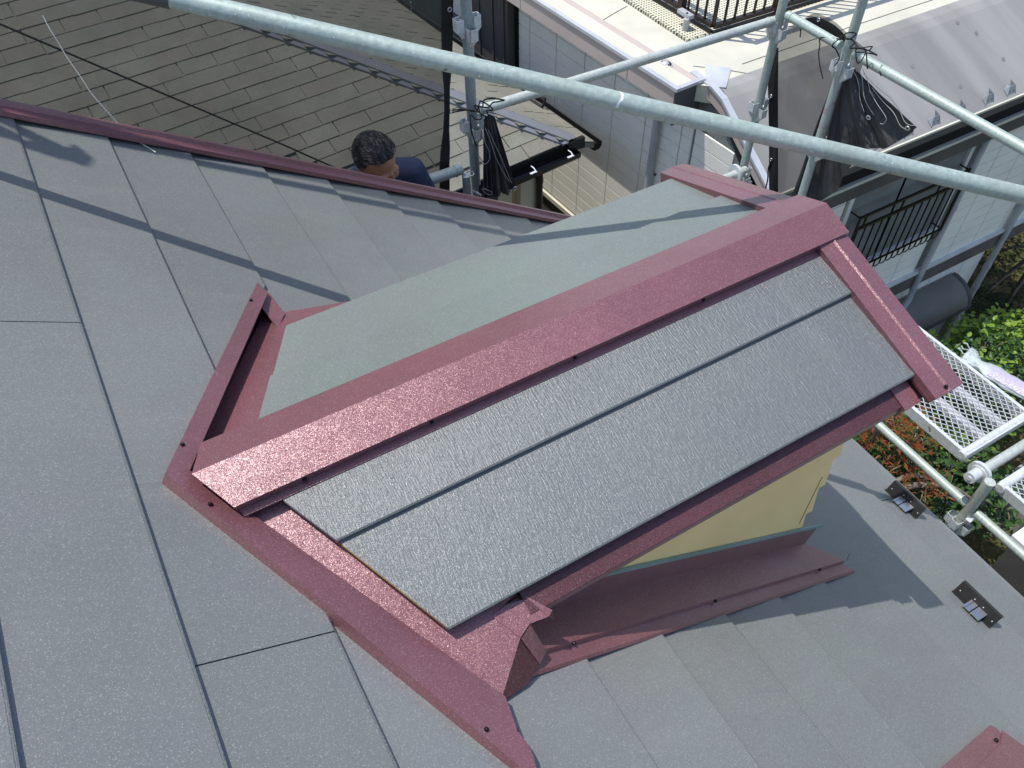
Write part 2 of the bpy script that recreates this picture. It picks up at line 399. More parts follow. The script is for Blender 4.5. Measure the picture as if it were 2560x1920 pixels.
# metal roof panels, course by course
S0 = .19231*H; CS = .26
def panel_mesh(L, cache={}):
    L = round(L, 3)
    if L not in cache:
        prof = [(-.285, .000), (-.285, .0035), (-.006, .0168), (-.0045, .0160), (-.003, .0160), (0, .0150), (.0005, .0035), (-.012, .000)]
        m = MB(); o = RP(0, 0, 0)
        A = [RP(s, 0.0015, n) - o for s, n in prof]; B = [RP(s, L-.0015, n) - o for s, n in prof]
        k = len(prof); m.add(A+B, [tuple(range(k)), tuple(range(2*k-1, k-1, -1))] + [(i, i+k, (i+1) % k+k, (i+1) % k) for i in range(k)])
        cache[L] = mesh_only(m, 'roof_panel', M['roof'])
    return cache[L]
def cut_panel(k, ya, yb):                       # a panel trimmed along a valley: ends follow functions of s
    s0 = S0 + CS*k
    ss = sorted({-.285, -.004, 0.0} | ({.551 - s0} if -.28 < .551 - s0 < -.01 else set()))
    nt = lambda r: .0035 + (r+.285)/.281*.0135 if r < -.003 else .0150
    top = [(r, nt(r)) for r in ss]; prof = top + [(.0005, .0035), (-.012, .000), (-.285, .000)]
    m = MB(); A = [RP(s0+r, ya(s0+r), n) for r, n in prof]; B = [RP(s0+r, yb(s0+r), n) for r, n in prof]
    q = len(prof); m.add(A+B, [tuple(range(q)), tuple(range(2*q-1, q-1, -1))] + [(i, i+q, (i+1) % q+q, (i+1) % q) for i in range(q)])
    m.build('roof_panel', M['roof'], house)
near_end = lambda s: min(1.1299, 1.1345 - 1.838*(s-.553) + .045)
far_start = lambda s: max(1.1301, 1.131 + 1.66*(s-.551) - .045)
for k in range(-6, 13):
    s = S0 + CS*k
    joints = {1: [-1.40, 1.63], 2: [-2.31, .717], 12: [-2.28, .76]}.get(k, [-.98 - .31*(k % 3)])
    ys = [-3.4] + joints + [2.652]
    if k in (2, 3):
        ys = ys[:-1]; j = ys[-1]
        cut_panel(k, lambda s_, j=j: j + .0015, near_end); cut_panel(k, far_start, lambda s_: 2.6505)
    for a, b in zip(ys[:-1], ys[1:]):
        inst(panel_mesh(b-a), 'roof_panel', house, RP(s, a, 0.0))
MB().hexa([RP(3.33, -3.4, -.03), RP(3.405, -3.4, -.03), RP(3.405, 2.66, -.03), RP(3.33, 2.66, -.03)],
          [RP(3.33, -3.4, .004), RP(3.405, -3.4, .010), RP(3.405, 2.66, .010), RP(3.33, 2.66, .004)]).build('eave_trim', M['roof'], house)
# verge trim, bent sheet in two lengths
vp = [(2.622, .021), (2.624, .035), (2.650, .040), (2.655, .053), (2.668, .053), (2.668, -.15)]
for a, b in ((-1.45, .905), (.885, 3.42)):
    dz = .0015 if a > 0 else 0
    m = MB(); m.strip([RP(a, y, n+dz) for y, n in vp], [RP(b, y, n+dz) for y, n in vp])
    m.strip([RP(a, y+.0015, n+dz-.002) for y, n in vp][::-1], [RP(b, y+.0015, n+dz-.002) for y, n in vp][::-1])
    m.build('verge_trim', M['burg'], house)
# ridge cap of the main roof
MB().hexa([RP(-1.56, -3.4, -.02), RP(-1.30, -3.4, .02), RP(-1.30, 2.66, .02), RP(-1.56, 2.66, -.02)],
          [RP(-1.45, -3.4, .075), RP(-1.33, -3.4, .05), RP(-1.33, 2.66, .05), RP(-1.45, 2.66, .075)]).build('ridge_cap', M['burg'], house)
# ---- dormer
KD = .945
def ND(x, d, o=0.0): p = DN(x, d, o) - V(0, 0, 0); return V(*(p*KD))
def FD(x, d, o=0.0): p = DF(x, d, o) - V(0, 0, 0); return V(*(p*KD))
yw = .657
top_w = ND(0, (RY - yw/KD)/math.cos(PH), -.085).z - GZ
dm = MB()
yr = RY*KD; zr = (RZ-.10)*KD; yf = 2*yr - yw
cs = [(yw, -2.75), (yf, -2.75), (yf, top_w), (yr, zr), (yw, top_w)]
dm.slab([V(1.30, y, z) for y, z in cs], Vector((1.25, 0, 0)))
dormer = dm.build('dormer', M['yellow'], house, label='small gabled dormer with yellow walls and burgundy edged grey roof')
# lapped boards on the gable end, seen edge on at the corner
zt_ = top_w - .0
zb = -2.55; nb = 7
for i in range(nb):
    z0 = zb + i*.135; z1 = z0 + .145
    hw = lambda z: max(.05, min(yr - yw, (zr - z)/math.tan(PH) if z > top_w else yr-yw))
    a, b = hw(z0), hw(z1)
    MB().hexa([V(1.302, yr-a+.004, z0), V(1.352, yr-a+.004, z0), V(1.352, yr+a-.004, z0), V(1.302, yr+a-.004, z0)],
              [V(1.302, yr-b+.004, z1), V(1.326, yr-b+.004, z1), V(1.326, yr+b-.004, z1), V(1.302, yr+b-.004, z1)]).build('gable_board', M['yellow'], dormer)
MB().box(V(1.316, yw-.0045, -1.93), (.0011, 0, 0), (0, .0012, 0), (0, 0, .12)).build('board_crack', M['yellowdark'], dormer)
sp_ = [V(.02, yw-.0005, -2.75)]
for i in range(nb):
    z0 = zb + i*.135; z1 = min(z0 + .135, top_w)
    if z0 >= top_w: break
    sp_ += [V(1.353, yw-.0005, z0), V(1.353 - .026*(z1-z0)/.145, yw-.0005, z1)]
sp_ += [V(.02, yw-.0005, top_w)]
MB().slab(sp_, Vector((0, .0045, 0))).build('side_board', M['yellow'], dormer)
# soffit on both sides
for F in (ND, FD):
    MB().hexa([F(-.05, .30, -.088), F(1.60, .30, -.088), F(1.60, .575, -.100), F(-.05, .575, -.100)],
              [F(-.05, .30, -.072), F(1.60, .30, -.072), F(1.60, .575, -.078), F(-.05, .575, -.078)]).build('soffit', M['burg'], dormer)
# roof panels: left edges run up the valleys
def dpanel(F, d0, d1, x00, x01, xr, mat, lip):
    m = MB()
    up = [F(x00, d0, -.034), F(xr, d0, -.034), F(xr, d1-.004, -.020), F(x01, d1-.004, -.020)]
    lo = [F(x00, d0, -.050), F(xr, d0, -.050), F(xr, d1-.004, -.042), F(x01, d1-.004, -.042)]
    m.hexa(lo, up)
    m.hexa([F(x01, d1-.004, -.042), F(xr, d1-.004, -.042), F(xr, d1, -.042), F(x01+.002, d1, -.042)],
           [F(x01, d1-.004, -.020), F(xr, d1-.004, -.020), F(xr, d1, -.0225), F(x01+.002, d1, -.0225)])
    p = m.build('dormer_roof_panel', mat, dormer)
    e = MB(); e.hexa([F(x00-.0018, d0, -.046), F(x00-.0002, d0, -.046), F(x01-.0002, d1-.006, -.037), F(x01-.0018, d1-.006, -.037)],
                     [F(x00-.0018, d0, -.037), F(x00-.0002, d0, -.037), F(x01-.0002, d1-.006, -.026), F(x01-.0018, d1-.006, -.026)])
    e.build('panel_edge', M['tanedge'] if lip else M['roof_edge'], dormer)
xl = lambda d: .035 + (d-.119)*.468
dpanel(ND, .085, .256, xl(.085), xl(.256), 1.60, M['roof_near'], False)
dpanel(ND, .252, .521, xl(.262), xl(.521), 1.61, M['roof_near'], True)
xf = lambda d: .050 + (d-.125)*.44
dpanel(FD, .085, .318, xf(.085), xf(.318), 1.60, M['roof_far'], False)
dpanel(FD, .314, .560, xf(.314), xf(.560), 1.61, M['roof_far'], False)
# ridge cap: two folded wings with returned lower edges
m = MB()
for F, sg in ((ND, 1), (FD, -1)):
    pr = [(0.0, 0.0), (.104, 0.0), (.1045, -.026)]
    xa = [-.105, -.056, -.055] if sg > 0 else [-.105, -.068, -.066]
    A = [F(xa[i], d, o) for i, (d, o) in enumerate(pr)]; B = [F(1.662, d, o) for d, o in pr]
    m.strip(A, B) if sg > 0 else m.strip(B, A)
m.add([ND(1.662, 0, 0), ND(1.662, .104, 0), ND(1.662, .1045, -.028), ND(1.662, 0, -.03), FD(1.662, .104, 0), FD(1.662, .1045, -.028)], [(0, 3, 2, 1), (0, 4, 5, 3)])
m.build('dormer_ridge_cap', M['burg'], dormer)
m = MB()
for F in (ND, FD):
    m.hexa([F(-.06, .06, -.038), F(1.552, .06, -.038), F(1.552, .1215, -.036), F(-.045, .1215, -.036)],
           [F(-.06, .06, -.029), F(1.552, .06, -.029), F(1.552, .1215, -.0275), F(-.045, .1215, -.0275)])
m.build('ridge_flashing', M['burg'], dormer)
# verge trims at the gable end, lightly folded along the middle
for F, d1 in ((ND, .597), (FD, .612)):
    m = MB()
    pr = [(1.559, -.030), (1.560, -.006), (1.604, -.002), (1.610, .001), (1.616, -.002), (1.661, -.006), (1.662, -.085)]
    A = [F(x, .096, o-.006) for x, o in pr]; B = [F(x, d1, o-.006) for x, o in pr]
    m.strip(A, B) if F is ND else m.strip(B, A)
    m.add([F(1.559, d1, -.036), F(1.560, d1, -.012), F(1.661, d1, -.012), F(1.662, d1, -.091)], [(0, 1, 2, 3), (3, 2, 1, 0)])
    m.add([F(x, d1, o-.014) for x, o in pr] + [F(x, .096, o-.014) for x, o in pr], [(i, i+1, 8+i, 7+i) for i in range(6)] + [(7+i, 8+i, i+1, i) for i in range(6)])
    m.build('dormer_verge_trim', M['burg'], dormer)
# eave trims
for F, x0, x1, de in ((ND, .395, 1.495, .572), (FD, .245, 1.555, .578)):
    m = MB(); pr = [(.46, -.050), (de-.001, -.055), (de, -.058)]
    P0 = [F(x0, d, o) for d, o in pr]; P1 = [F(x1, d, o) for d, o in pr]
    low0 = P0[-1] + Vector((0, 0, -.018)); low1 = P1[-1] + Vector((0, 0, -.018))
    m.strip(P0 + [low0], P1 + [low1]); m.strip((P0+[low0+Vector((0, .002, 0))])[::-1], (P1+[low1+Vector((0, .002, 0))])[::-1])
    m.build('dormer_eave_trim', M['burg'], dormer)
# little end pieces where eave and gable trims meet
m = MB(); m.hexa([ND(1.496, .46, -.085), ND(1.552, .46, -.085), ND(1.552, .583, -.100), ND(1.496, .583, -.100)],
                 [ND(1.496, .46, -.046), ND(1.552, .46, -.046), ND(1.552, .583, -.051), ND(1.496, .583, -.051)])
m.hexa([ND(1.554, .46, -.085), ND(1.618, .46, -.085), ND(1.618, .565, -.100), ND(1.554, .565, -.100)],
       [ND(1.554, .46, -.058), ND(1.618, .46, -.058), ND(1.618, .565, -.061), ND(1.554, .565, -.061)])
m.build('trim_end', M['burg'], dormer)
# near valley: flange on the main roof, inner tray on the dormer's slope, end closure and tail
A_ = V(.2414, .4921, -1.5621); C0_ = V(-.1015, 1.1158, -1.3534); B_ = V(.3339, .5736, -1.5348); F_ = V(.3119, .5073, -1.5992)
fl = [(.5531, 1.1345), (.6292, .9972), (.7481, .7832), (.8619, .5691), (.9692, .3695), (.9695, .3533), (.9969, .3439), (1.0091, .3789), (1.0099, .4028), (1.005, .4272)]
PL = lambda p: p + NL*(.035 - ((p - V(0, 0, 0)).dot(NL) + H))
top = [RP(s*.9925, y*.9925, .035) for s, y in fl] + [PL(A_), PL(C0_), RP(.598, 1.1295, .035)]
m = MB(); m.slab(top, NL*.030); m.build('near_valley_flange', M['burg'], dormer)
m = MB(); tn = (ND(0, 0, 1) - ND(0, 0, 0)).normalized()
poly = [C0_ + (C0_ - A_)*.05, A_ + tn*.0006, B_, V(.3037, .6330, -1.5149), V(.42, .66, -1.508), V(.12, 1.10, -1.358)]
poly = [p - tn*(tn.dot(p - C0_) - .0006) for p in poly]
m.slab(poly, tn*.002); m.build('near_valley_tray', M['burg'], dormer)
c1 = V(.3535, .5329, -1.6006); b1 = V(.3798, .5494, -1.6011); a1 = V(.3663, .5906, -1.5394)
m = MB(); m.add([A_, F_, c1, B_], [(0, 3, 2, 1), (0, 1, 2, 3)]); m.build('valley_end_face', M['burg'], dormer)
st = [V(.3030, .6314, -1.5112), V(.3331, .5722, -1.5311), V(.3632, .5857, -1.5265), V(.3357, .6375, -1.5092)]
st2 = [st[3], st[2], V(.4037, .5803, -1.5284), V(.3751, .6305, -1.5115)]
m = MB(); m.slab(st, tn*.003); ed = Vector((0, -.0025, 0))
m.add([st[1] + ed, c1 + ed, b1 + ed, st[2] + ed], [(0, 1, 2, 3), (3, 2, 1, 0)]); m.add([st[2] + ed, b1 + ed, b1 + Vector((0, .04, 0)), st[2] + Vector((0, .04, 0))], [(0, 1, 2, 3), (3, 2, 1, 0)])
m.slab([p - tn*.0015 for p in st2], tn*.003)
m.build('corner_strap', M['burg'], dormer)
m = MB(); u_ = tn*.014
m.add([st2[3], st2[2], st2[2] + Vector((.012, -.006, -.022)), st2[2] + Vector((.012, .006, .004)), st2[3] + Vector((.008, 0, .004))], [(0, 1, 2, 3, 4), (4, 3, 2, 1, 0)])
m.build('strap_lip', M['burg'], dormer)
m = MB(); m.slab([RP(1.002, .4272, .030), RP(.998, .492, .028), RP(.992, .492, .028), RP(.990, .44, .030)], NL*.02)
m.add([RP(1.008, .425, .026), RP(1.014, .425, .012), RP(1.0, .495, .012), RP(.998, .495, .028)], [(0, 1, 2, 3), (3, 2, 1, 0)])
m.build('tail_lip', M['burg'], dormer)
# far valley: raised flange, drop and tray
m = MB(); m.slab([RP(.9803, 1.8378, .035), RP(.5490, 1.1262, .035), RP(.598, 1.1300, .035), RP(.9945, 1.7900, .035)], NL*.10)
m.build('far_valley_flange', M['burg'], dormer)
tf = (FD(0, 0, 1) - FD(0, 0, 0)).normalized()
tip = V(.2488, 1.7402, -1.5759); cr1 = V(.2443, 1.8784, -1.6221)
m = MB(); m.slab([FD(-.16, -.02, -.060), FD(.1, -.02, -.060), FD(.46, .50, -.060), V(.4265, 1.6525, -1.5465), tip, V(.2245, 1.8130, -1.600), V(-.125, 1.15, -1.379)], tf*.002)
m.slab([V(.2245, 1.8130, -1.600), tip, RP(1.020, 1.7195, .022), RP(1.006, 1.8044, .024)], NL*.003)
m.slab([RP(.965, 1.77, .012), RP(1.006, 1.81, .021), RP(1.022, 1.715, .021), RP(.985, 1.66, .010)], NL*.003)
m.slab([RP(.595, 1.10, .019), RP(.70, 1.08, .019), RP(.70, 1.19, .019), RP(.612, 1.16, .019)], NL*.004)
m.build('far_valley_tray', M['burg'], dormer)
# side flashing on the main roof below the near wall
def side_flash(yo, sg, s0, s1, parent, mat):
    m = MB()
    Y = lambda y: yo + sg*y
    pr = [(.648, .118), (.646, .118), (.644, .046), (.556, .041), (.554, .026), (.525, .023), (.520, .016)]
    ex = [-.15, -.15, -.14, -.012, -.01, .03, .032]
    A = [RP(s0, Y(y), n) for y, n in pr]; B = [RP(s1 + e, Y(y), n) for (y, n), e in zip(pr, ex)]
    m.strip(A, B) if sg > 0 else m.strip(B, A)
    m.add([B[2], B[3], RP(s1-.012, Y(.556), .015), RP(s1-.14, Y(.651), .015)], [(0, 1, 2, 3), (3, 2, 1, 0)])
    m.add(A[3:] + [RP(s0, Y(.556), .0)], [(0, 1, 2, 3, 4)])
    return m.build('side_flashing', mat, parent)
side_flash(0, 1, 1.06, 2.475, dormer, M['burg'])
m = MB(); a = RP(1.15, .647, .122); b = RP(2.345, .647, .122); m.box((a+b)/2, (b-a)/2, (0, .0035, 0), NL*.0045); m.build('flashing_lip', M['greenlip'], dormer)
m = MB(); m.tube([RP(2.475, .556, .041), RP(2.515, .572, .046)], .0012, 5); m.build('sheet_whisker', M['roof_edge'], dormer)
# screws
def screw(p, n):
    m = MB(); m.ball(p, .0036, M3=None, nu=8, nv=5); m.tube([p - n*.003, p + n*.001], .0048, 8); m.build('screw', M['screw'], dormer)
nN = (ND(0, 0, 1) - ND(0, 0, 0)).normalized()
for s, y in ((.929, 1.744), (.603, 1.203)): screw(RP(s, y, .037), NL)
for s, y in ((.611, 1.035), (.936, .445)): screw(RP(s, y, .037), NL)
for x in (.094, .394, .775, 1.164): screw(ND(x, .1075, -.014), Vector((0, -1, 0)))
screw(ND(1.602, .583, -.002), nN); screw(FD(1.53, .60, -.006), nN)
for s in (1.249, 1.768, 2.309): screw(RP(s, .5525, .034), Vector((0, -1, 0)))
# flat flashing of a second dormer that stands outside the picture
m = MB(); m.slab([RP(2.05, -.014, .030), RP(2.437, -.006, .030), RP(2.452, -.018, .030), RP(2.452, -.50, .030), RP(2.05, -.50, .030)], NL*.022)
m.slab([RP(2.05, -.060, .034), RP(2.40, -.052, .034), RP(2.460, -.031, .034), RP(2.500, -.107, .034), RP(2.50, -.50, .034), RP(2.05, -.50, .034)], NL*.004)
o = m.build('flashing', M['burg'], house)
MB().ball(RP(2.395, -.040, .033), .006, nu=8, nv=5).build('screw', M['screw'], o)
# snow guards: an upright plate on a bent clip
def guard(s, y):
    m = MB()
    ah = Vector((0, .077, 0))
    c = RP(s, y, .036)
    m.box(c, ah, NL*.024, SL*.0012)
    m.box(RP(s+.010, y, .0605), ah, SL*.0105, NL*.0011)
    m.box(RP(s-.008, y, .0135), ah, SL*.0085, NL*.001)
    o = m.build('snow_guard', M['darkplate'], house)
    m = MB()
    for a0, a1 in ((-.043, -.010), (-.006, .010), (.0115, .020)):
        m.hexa([RP(s-.052, y+a0, .018), RP(s-.0025, y+a0, .018), RP(s-.0025, y+a1, .018), RP(s-.052, y+a1, .018)],
               [RP(s-.052, y+a0, .0205), RP(s-.0025, y+a0, .036), RP(s-.0025, y+a1, .036), RP(s-.052, y+a1, .0205)])
    m.build('guard_clip', M['steelclip'], o)
    for b in (-.066, -.02, .014, .062): MB().ball(RP(s-.0022, y+b, .044 if abs(b) < .05 else .030), .0024, nu=6, nv=4).build('rivet', M['zinc'], o)
guard(3.235, .727); guard(2.975, .279)
# ================================================================== SCAFFOLD
scaf = thing('scaffold', 'galvanised tube scaffold with posts, guard rails and a sloping brace around the roof edge', 'scaffold', V(1.53, 3.05, -GZ))
br = MB()                                     # one pressed pocket, opening upwards
oo = V(0, 0, 0)
def pocket():
    m = MB(); t = .0022
    for a, b in (((.024, -.021), (.058, -.018)), ((.058, -.018), (.058, .018)), ((.058, .018), (.024, .021))):
        m.hexa([Vector((a[0], a[1], -.052)), Vector((a[0]*.5+.5*.026 if a[0] > .03 else a[0], a[1]*.8, -.075)), Vector((b[0]*.5+.5*.026 if b[0] > .03 else b[0], b[1]*.8, -.075)), Vector((b[0], b[1], -.052))][0:1] + [Vector((b[0], b[1], -.052)), Vector((b[0]+t, b[1]+t, -.052)), Vector((a[0]+t, a[1]+t, -.052))],
               [Vector((a[0], a[1], 0)), Vector((b[0], b[1], 0)), Vector((b[0]+t, b[1]+t, 0)), Vector((a[0]+t, a[1]+t, 0))])
    m.hexa([Vector((.022, -.016, -.085)), Vector((.030, -.012, -.085)), Vector((.030, .012, -.085)), Vector((.022, .016, -.085))],
           [Vector((.022, -.021, -.050)), Vector((.0595, -.018, -.050)), Vector((.0595, .018, -.050)), Vector((.022, .021, -.050))])
    return mesh_only(m, 'pocket', M['zinc'])
pk = pocket()
RP_ = .0243
def post(x, y, z0, z1, mat, pz=()):
    m = MB(); m.tube([V(x, y, z0), V(x, y, z1)], RP_, 16)
    o = m.build('post', mat, scaf)
    for z in pz:
        for q in range(4): inst(pk, 'pocket', o, V(x, y, z - (.034 if q % 2 else 0)), (0, 0, q*math.pi/2))
    return o
lv = [-1.10, -1.575, -2.05, -2.525, -3.0]
p1 = post(1.535, 3.05, -GZ, .60, M['galvb'], lv)
p2 = post(3.424, 3.05, -GZ, .60, M['galv'], lv)
p3 = post(3.424, 2.565, -GZ, .60, M['galv'], lv)
p0 = post(-.64, 3.05, -GZ, 1.12, M['galvb'], lv[:2])
i2 = post(2.85, 2.95, -GZ, -2.95, M['galv'], ())
i1 = post(2.85, .70, -GZ, -3.06, M['galvw'], (-3.35,))
post(3.424, .090, -GZ, -1.55, M['galv'])
def rail(name, a, b, mat, r=.0243, ends=True):
    m = MB(); a, b = Vector(a), Vector(b); m.tube([a, b], r, 16); o = m.build(name, mat, scaf)
    if ends:
        d = (b-a).normalized()
        for p, s in ((a, 1), (b, -1)):
            MB().tube([p + d*s*.030, p + d*s*.036], r+.003, 16).build('end_collar', mat, o)
    return o
rail('guard_rail', V(1.578, 3.05, -2.022), V(3.378, 3.05, -2.045), M['galvw'])
rail('guard_rail', V(3.424, 3.000, -2.005), V(3.424, 2.615, -2.008), M['galv'])
rail('guard_rail', V(3.424, 2.515, -2.010), V(3.424, .135, -2.003), M['galv'])
rail('guard_rail', V(-.60, 3.05, -2.300), V(1.462, 3.05, -2.303), M['galvb'], .0270)
rail('guard_rail', V(-2.4, 3.08, .495), V(3.40, 3.08, .495), M['galv'])
c0 = V(.2651, 2.0155, -.8166); cd = Vector((1.8632, -1.1221, -.543))
rail('brace', c0 - cd*.92, c0 + cd*1.70, M['galv'], .0237, False)
MB().tube([c0 - cd*.10, c0 - cd*.001], .0252, 16).build('brace_shade_band', M['darkgrey'], scaf)  # dark band added on the brace to imitate a cloth's shadow
pm_ = c0 + cd*.478; bd = cd.normalized(); up2 = (Vector((0, 0, 1)) - bd*bd.z).normalized(); sd2 = bd.cross(up2)
A = [pm_ + (up2*math.cos(t) - sd2*math.sin(t)*-1)*.0240 + bd*(.004*math.sin(t*3)-.004) for t in [-.2 + .22*i for i in range(10)]]; B = [p + bd*(.004 + .004*abs(math.sin(i))) for i, p in enumerate(A)]
MB().strip(A, B, True).build('paint_mark', M['white'], scaf)
rail('ledger', V(2.85, .72, -3.272), V(2.85, 2.93, -3.26), M['galv'], .0213)
rail('ledger', V(2.85, .665, -3.275), V(2.85, -1.4, -3.26), M['galv'], .0213)
rail('putlog', V(2.895, .765, -3.09), V(3.42, .765, -3.09), M['galvw'], .0243, False)
rail('putlog', V(2.78, 2.98, -2.96), V(3.39, 3.0, -2.96), M['galvw'], .0243, False)
# swivel coupler at the inner post
m = MB(); m.tube([V(2.868, .765, -3.085), V(2.884, .765, -3.085)], .055, 18); m.tube([V(2.862, .765, -3.085), V(2.868, .765, -3.085)], .040, 16)
m.build('coupler_disc', M['zinc'], scaf)
m = MB(); m.tube([V(2.80, .765, -3.075), V(2.865, .765, -3.082)], .027, 14); m.tube([V(2.795, .765, -3.0745), V(2.80, .765, -3.075)], .011, 8)
m.build('pin_head', M['zinc'], scaf)
for dz in (-.03, .018):
    MB().tube([V(2.874, .717, -3.10+dz), V(2.862, .717, -3.10+dz)], .011, 6).build('bolt', M['zinc'], scaf)
m = MB(); m.tube([V(3.30, 3.0, -2.955), V(3.316, 3.0, -2.955)], .055, 18); m.build('coupler_disc', M['zinc'], scaf)
m = MB(); m.hexa([V(2.83, .66, -3.36), V(2.88, .66, -3.36), V(2.88, .68, -3.36), V(2.83, .68, -3.36)], [V(2.82, .655, -3.32), V(2.885, .655, -3.32), V(2.885, .68, -3.32), V(2.82, .68, -3.32)]); m.build('wedge', M['zinc'], scaf)
# clamp by the stub rail
o = MB().tube([V(1.470, 3.02, -2.44), V(1.470, 3.02, -2.325)], .0205, 12).build('clamp_tube', M['galvb'], scaf)
MB().ring(V(1.495, 3.03, -2.330), (0, 0, 1), .021, .0032).build('clamp_ring', M['zinc'], o)
MB().tube([V(1.49, 2.995, -2.405), V(1.525, 2.975, -2.435)], .006, 6).build('clamp_bolt', M['capmetal'], o)
# rust smear on the post nearest the black bundle
MB().tube([V(3.424, 2.565, -2.60), V(3.424, 2.565, -2.20)], .0246, 16, False).build('paint_smear', M['rust'], p3)
# decks of expanded metal
def plank(x0, x1, y0, y1, z, label):
    t = thing('scaffold_deck', label, 'scaffold deck', V((x0+x1)/2, y0, z-.06), 'mesh decks of the scaffold')
    m = MB(); w_ = .018
    for a, b, c, d in ((x0, x0+w_, y0, y1), (x1-w_, x1, y0, y1)):
        m.aabb(a, b, c, d, z-.052, z+.006)
    m.aabb(x0+w_, x1-w_, y0, y0+.03, z-.045, z+.004); m.aabb(x0+w_, x1-w_, y1-.03, y1, z-.045, z+.004)
    m.build('deck_frame', M['zinc'], t)
    for f in (.36, .66):
        xc = x0 + (x1-x0)*f
        MB().aabb(xc-.021, xc+.021, y0+.03, y1-.03, z-.040, z-.010).build('stiffener', M['capmetal'], t)
    for yy in (y0+.02, y1-.02):
        MB().tube([V(x0-.01, yy, z-.012), V(x1+.06, yy, z-.012)], .0215, 12).build('end_tube', M['zinc'], t)
    # expanded mesh: crossing strands
    m = MB(); P = .044; Q = .035; n1 = int((x1-x0)/Q); n2 = int((y1-y0)/P)
    for j in range(n2):
        for i in range(n1):
            x = x0+.018+(i+.5)*(x1-x0-.036)/n1; y = y0+.04+(j+.5)*(y1-y0-.08)/n2
            hx = (x1-x0-.036)/n1/2; hy = (y1-y0-.08)/n2/2
            for ax, ay, bx, by in ((-hx, 0, 0, hy), (0, hy, hx, 0), (hx, 0, 0, -hy), (0, -hy, -hx, 0)):
                if (ax+bx > 0) != (ay+by > 0) or True:
                    a = V(x+ax, y+ay, z+.001); b = V(x+bx, y+by, z+.001); d = (b-a).normalized(); s = Vector((-d.y, d.x, 0))*.0017
                    m.add([a-s, b-s, b+s, a+s, a-s+Vector((0, 0, -.004)), b-s+Vector((0, 0, -.004)), b+s+Vector((0, 0, -.004)), a+s+Vector((0, 0, -.004))], [(0, 1, 2, 3), (0, 4, 5, 1), (2, 6, 7, 3)])
    m.build('expanded_mesh', M['grate'], t, kind='stuff')
plank(2.862, 3.325, .845, 2.95, -3.045, 'white expanded metal scaffold deck running back from the gable end')
plank(2.862, 3.325, -1.30, .675, -3.045, 'white expanded metal scaffold deck whose corner shows at the right edge')
plank(-.40, 1.50, 2.86, 3.10, -3.62, 'narrow mesh deck behind the gable edge that the man stands on')
# ---- ropes
def smooth(pts, n=4):
    out = []
    P = [pts[0]] + list(pts) + [pts[-1]]
    for i in range(1, len(P)-2):
        for k in range(n):
            t = k/n; a, b, c, d = P[i-1], P[i], P[i+1], P[i+2]
            out.append(.5*((2*b) + (c-a)*t + (2*a-5*b+4*c-d)*t*t + (3*b-a-3*c+d)*t*t*t))
    out.append(P[-2]); return out
def wob(pts, ax, amp): return [p + Vector(ax)*(amp*math.sin(i*2.1) + amp*.6*math.sin(i*3.7+1)) for i, p in enumerate(pts)]
def rope(label, lists, r=.0032):
    m = MB()
    for L in lists: m.tube(smooth(L), r, 6)
    o = m.build('rope', M['rope']); o['label'] = label; o['category'] = 'rope'; return o
loopL =[ V(1.532, 2.930, -1.987), V(1.510, 2.930, -2.065), V(1.501, 2.930, -2.123), V(1.498, 2.930, -2.180), V(1.511, 2.930, -2.212), V(1.529, 2.930, -2.228), V(1.549, 2.930, -2.221), V(1.557, 2.930, -2.196), V(1.552, 2.930, -2.159), V(1.534, 2.930, -2.111), V(1.529, 2.930, -2.053), V(1.533, 2.930, -2.006) ]
stitL1 =[ V(1.539, 2.930, -2.041), V(1.568, 2.930, -2.130), V(1.585, 2.930, -2.198), V(1.619, 2.930, -2.290), V(1.662, 2.930, -2.377) ]
stitL2 =[ V(1.555, 2.930, -2.058), V(1.591, 2.930, -2.153), V(1.628, 2.930, -2.253), V(1.674, 2.930, -2.390) ]
loopL2 =[ V(1.508, 2.930, -2.360), V(1.527, 2.930, -2.395), V(1.550, 2.930, -2.412), V(1.563, 2.930, -2.408), V(1.555, 2.930, -2.395), V(1.520, 2.930, -2.365) ]
knotL =[ V(1.415, 2.990, -1.948), V(1.476, 2.990, -1.961), V(1.520, 2.990, -1.978), V(1.540, 2.990, -1.952), V(1.563, 2.990, -1.951), V(1.592, 2.990, -1.971), V(1.606, 2.990, -1.994), V(1.598, 2.990, -2.017), V(1.575, 2.990, -2.013), V(1.546, 2.990, -1.997), V(1.532, 2.990, -1.967), V(1.544, 2.990, -1.949), V(1.578, 2.990, -1.949), V(1.616, 2.990, -1.949), V(1.661, 2.990, -1.959), V(1.672, 2.990, -1.973), V(1.645, 2.990, -1.976), V(1.608, 2.990, -1.961), V(1.584, 2.990, -1.976), V(1.557, 2.990, -1.986), V(1.541, 2.990, -2.007), V(1.522, 2.990, -2.021), V(1.511, 2.990, -2.008) ]
ropeL2 =[ V(1.500, 3.000, -2.043), V(1.505, 3.000, -2.090), V(1.520, 3.000, -2.153), V(1.529, 3.000, -2.171) ]
stR1 =[ V(3.360, 2.472, -2.035), V(3.360, 2.427, -2.060), V(3.360, 2.388, -2.098), V(3.360, 2.359, -2.153), V(3.360, 2.308, -2.204) ]
stR2 =[ V(3.360, 2.441, -2.012), V(3.360, 2.386, -2.055), V(3.360, 2.342, -2.131), V(3.360, 2.294, -2.169), V(3.360, 2.251, -2.190) ]
stR3 =[ V(3.360, 2.399, -2.016), V(3.360, 2.348, -2.056), V(3.360, 2.315, -2.095), V(3.360, 2.261, -2.129), V(3.360, 2.204, -2.156), V(3.360, 2.176, -2.175), V(3.360, 2.182, -2.206), V(3.360, 2.200, -2.211) ]
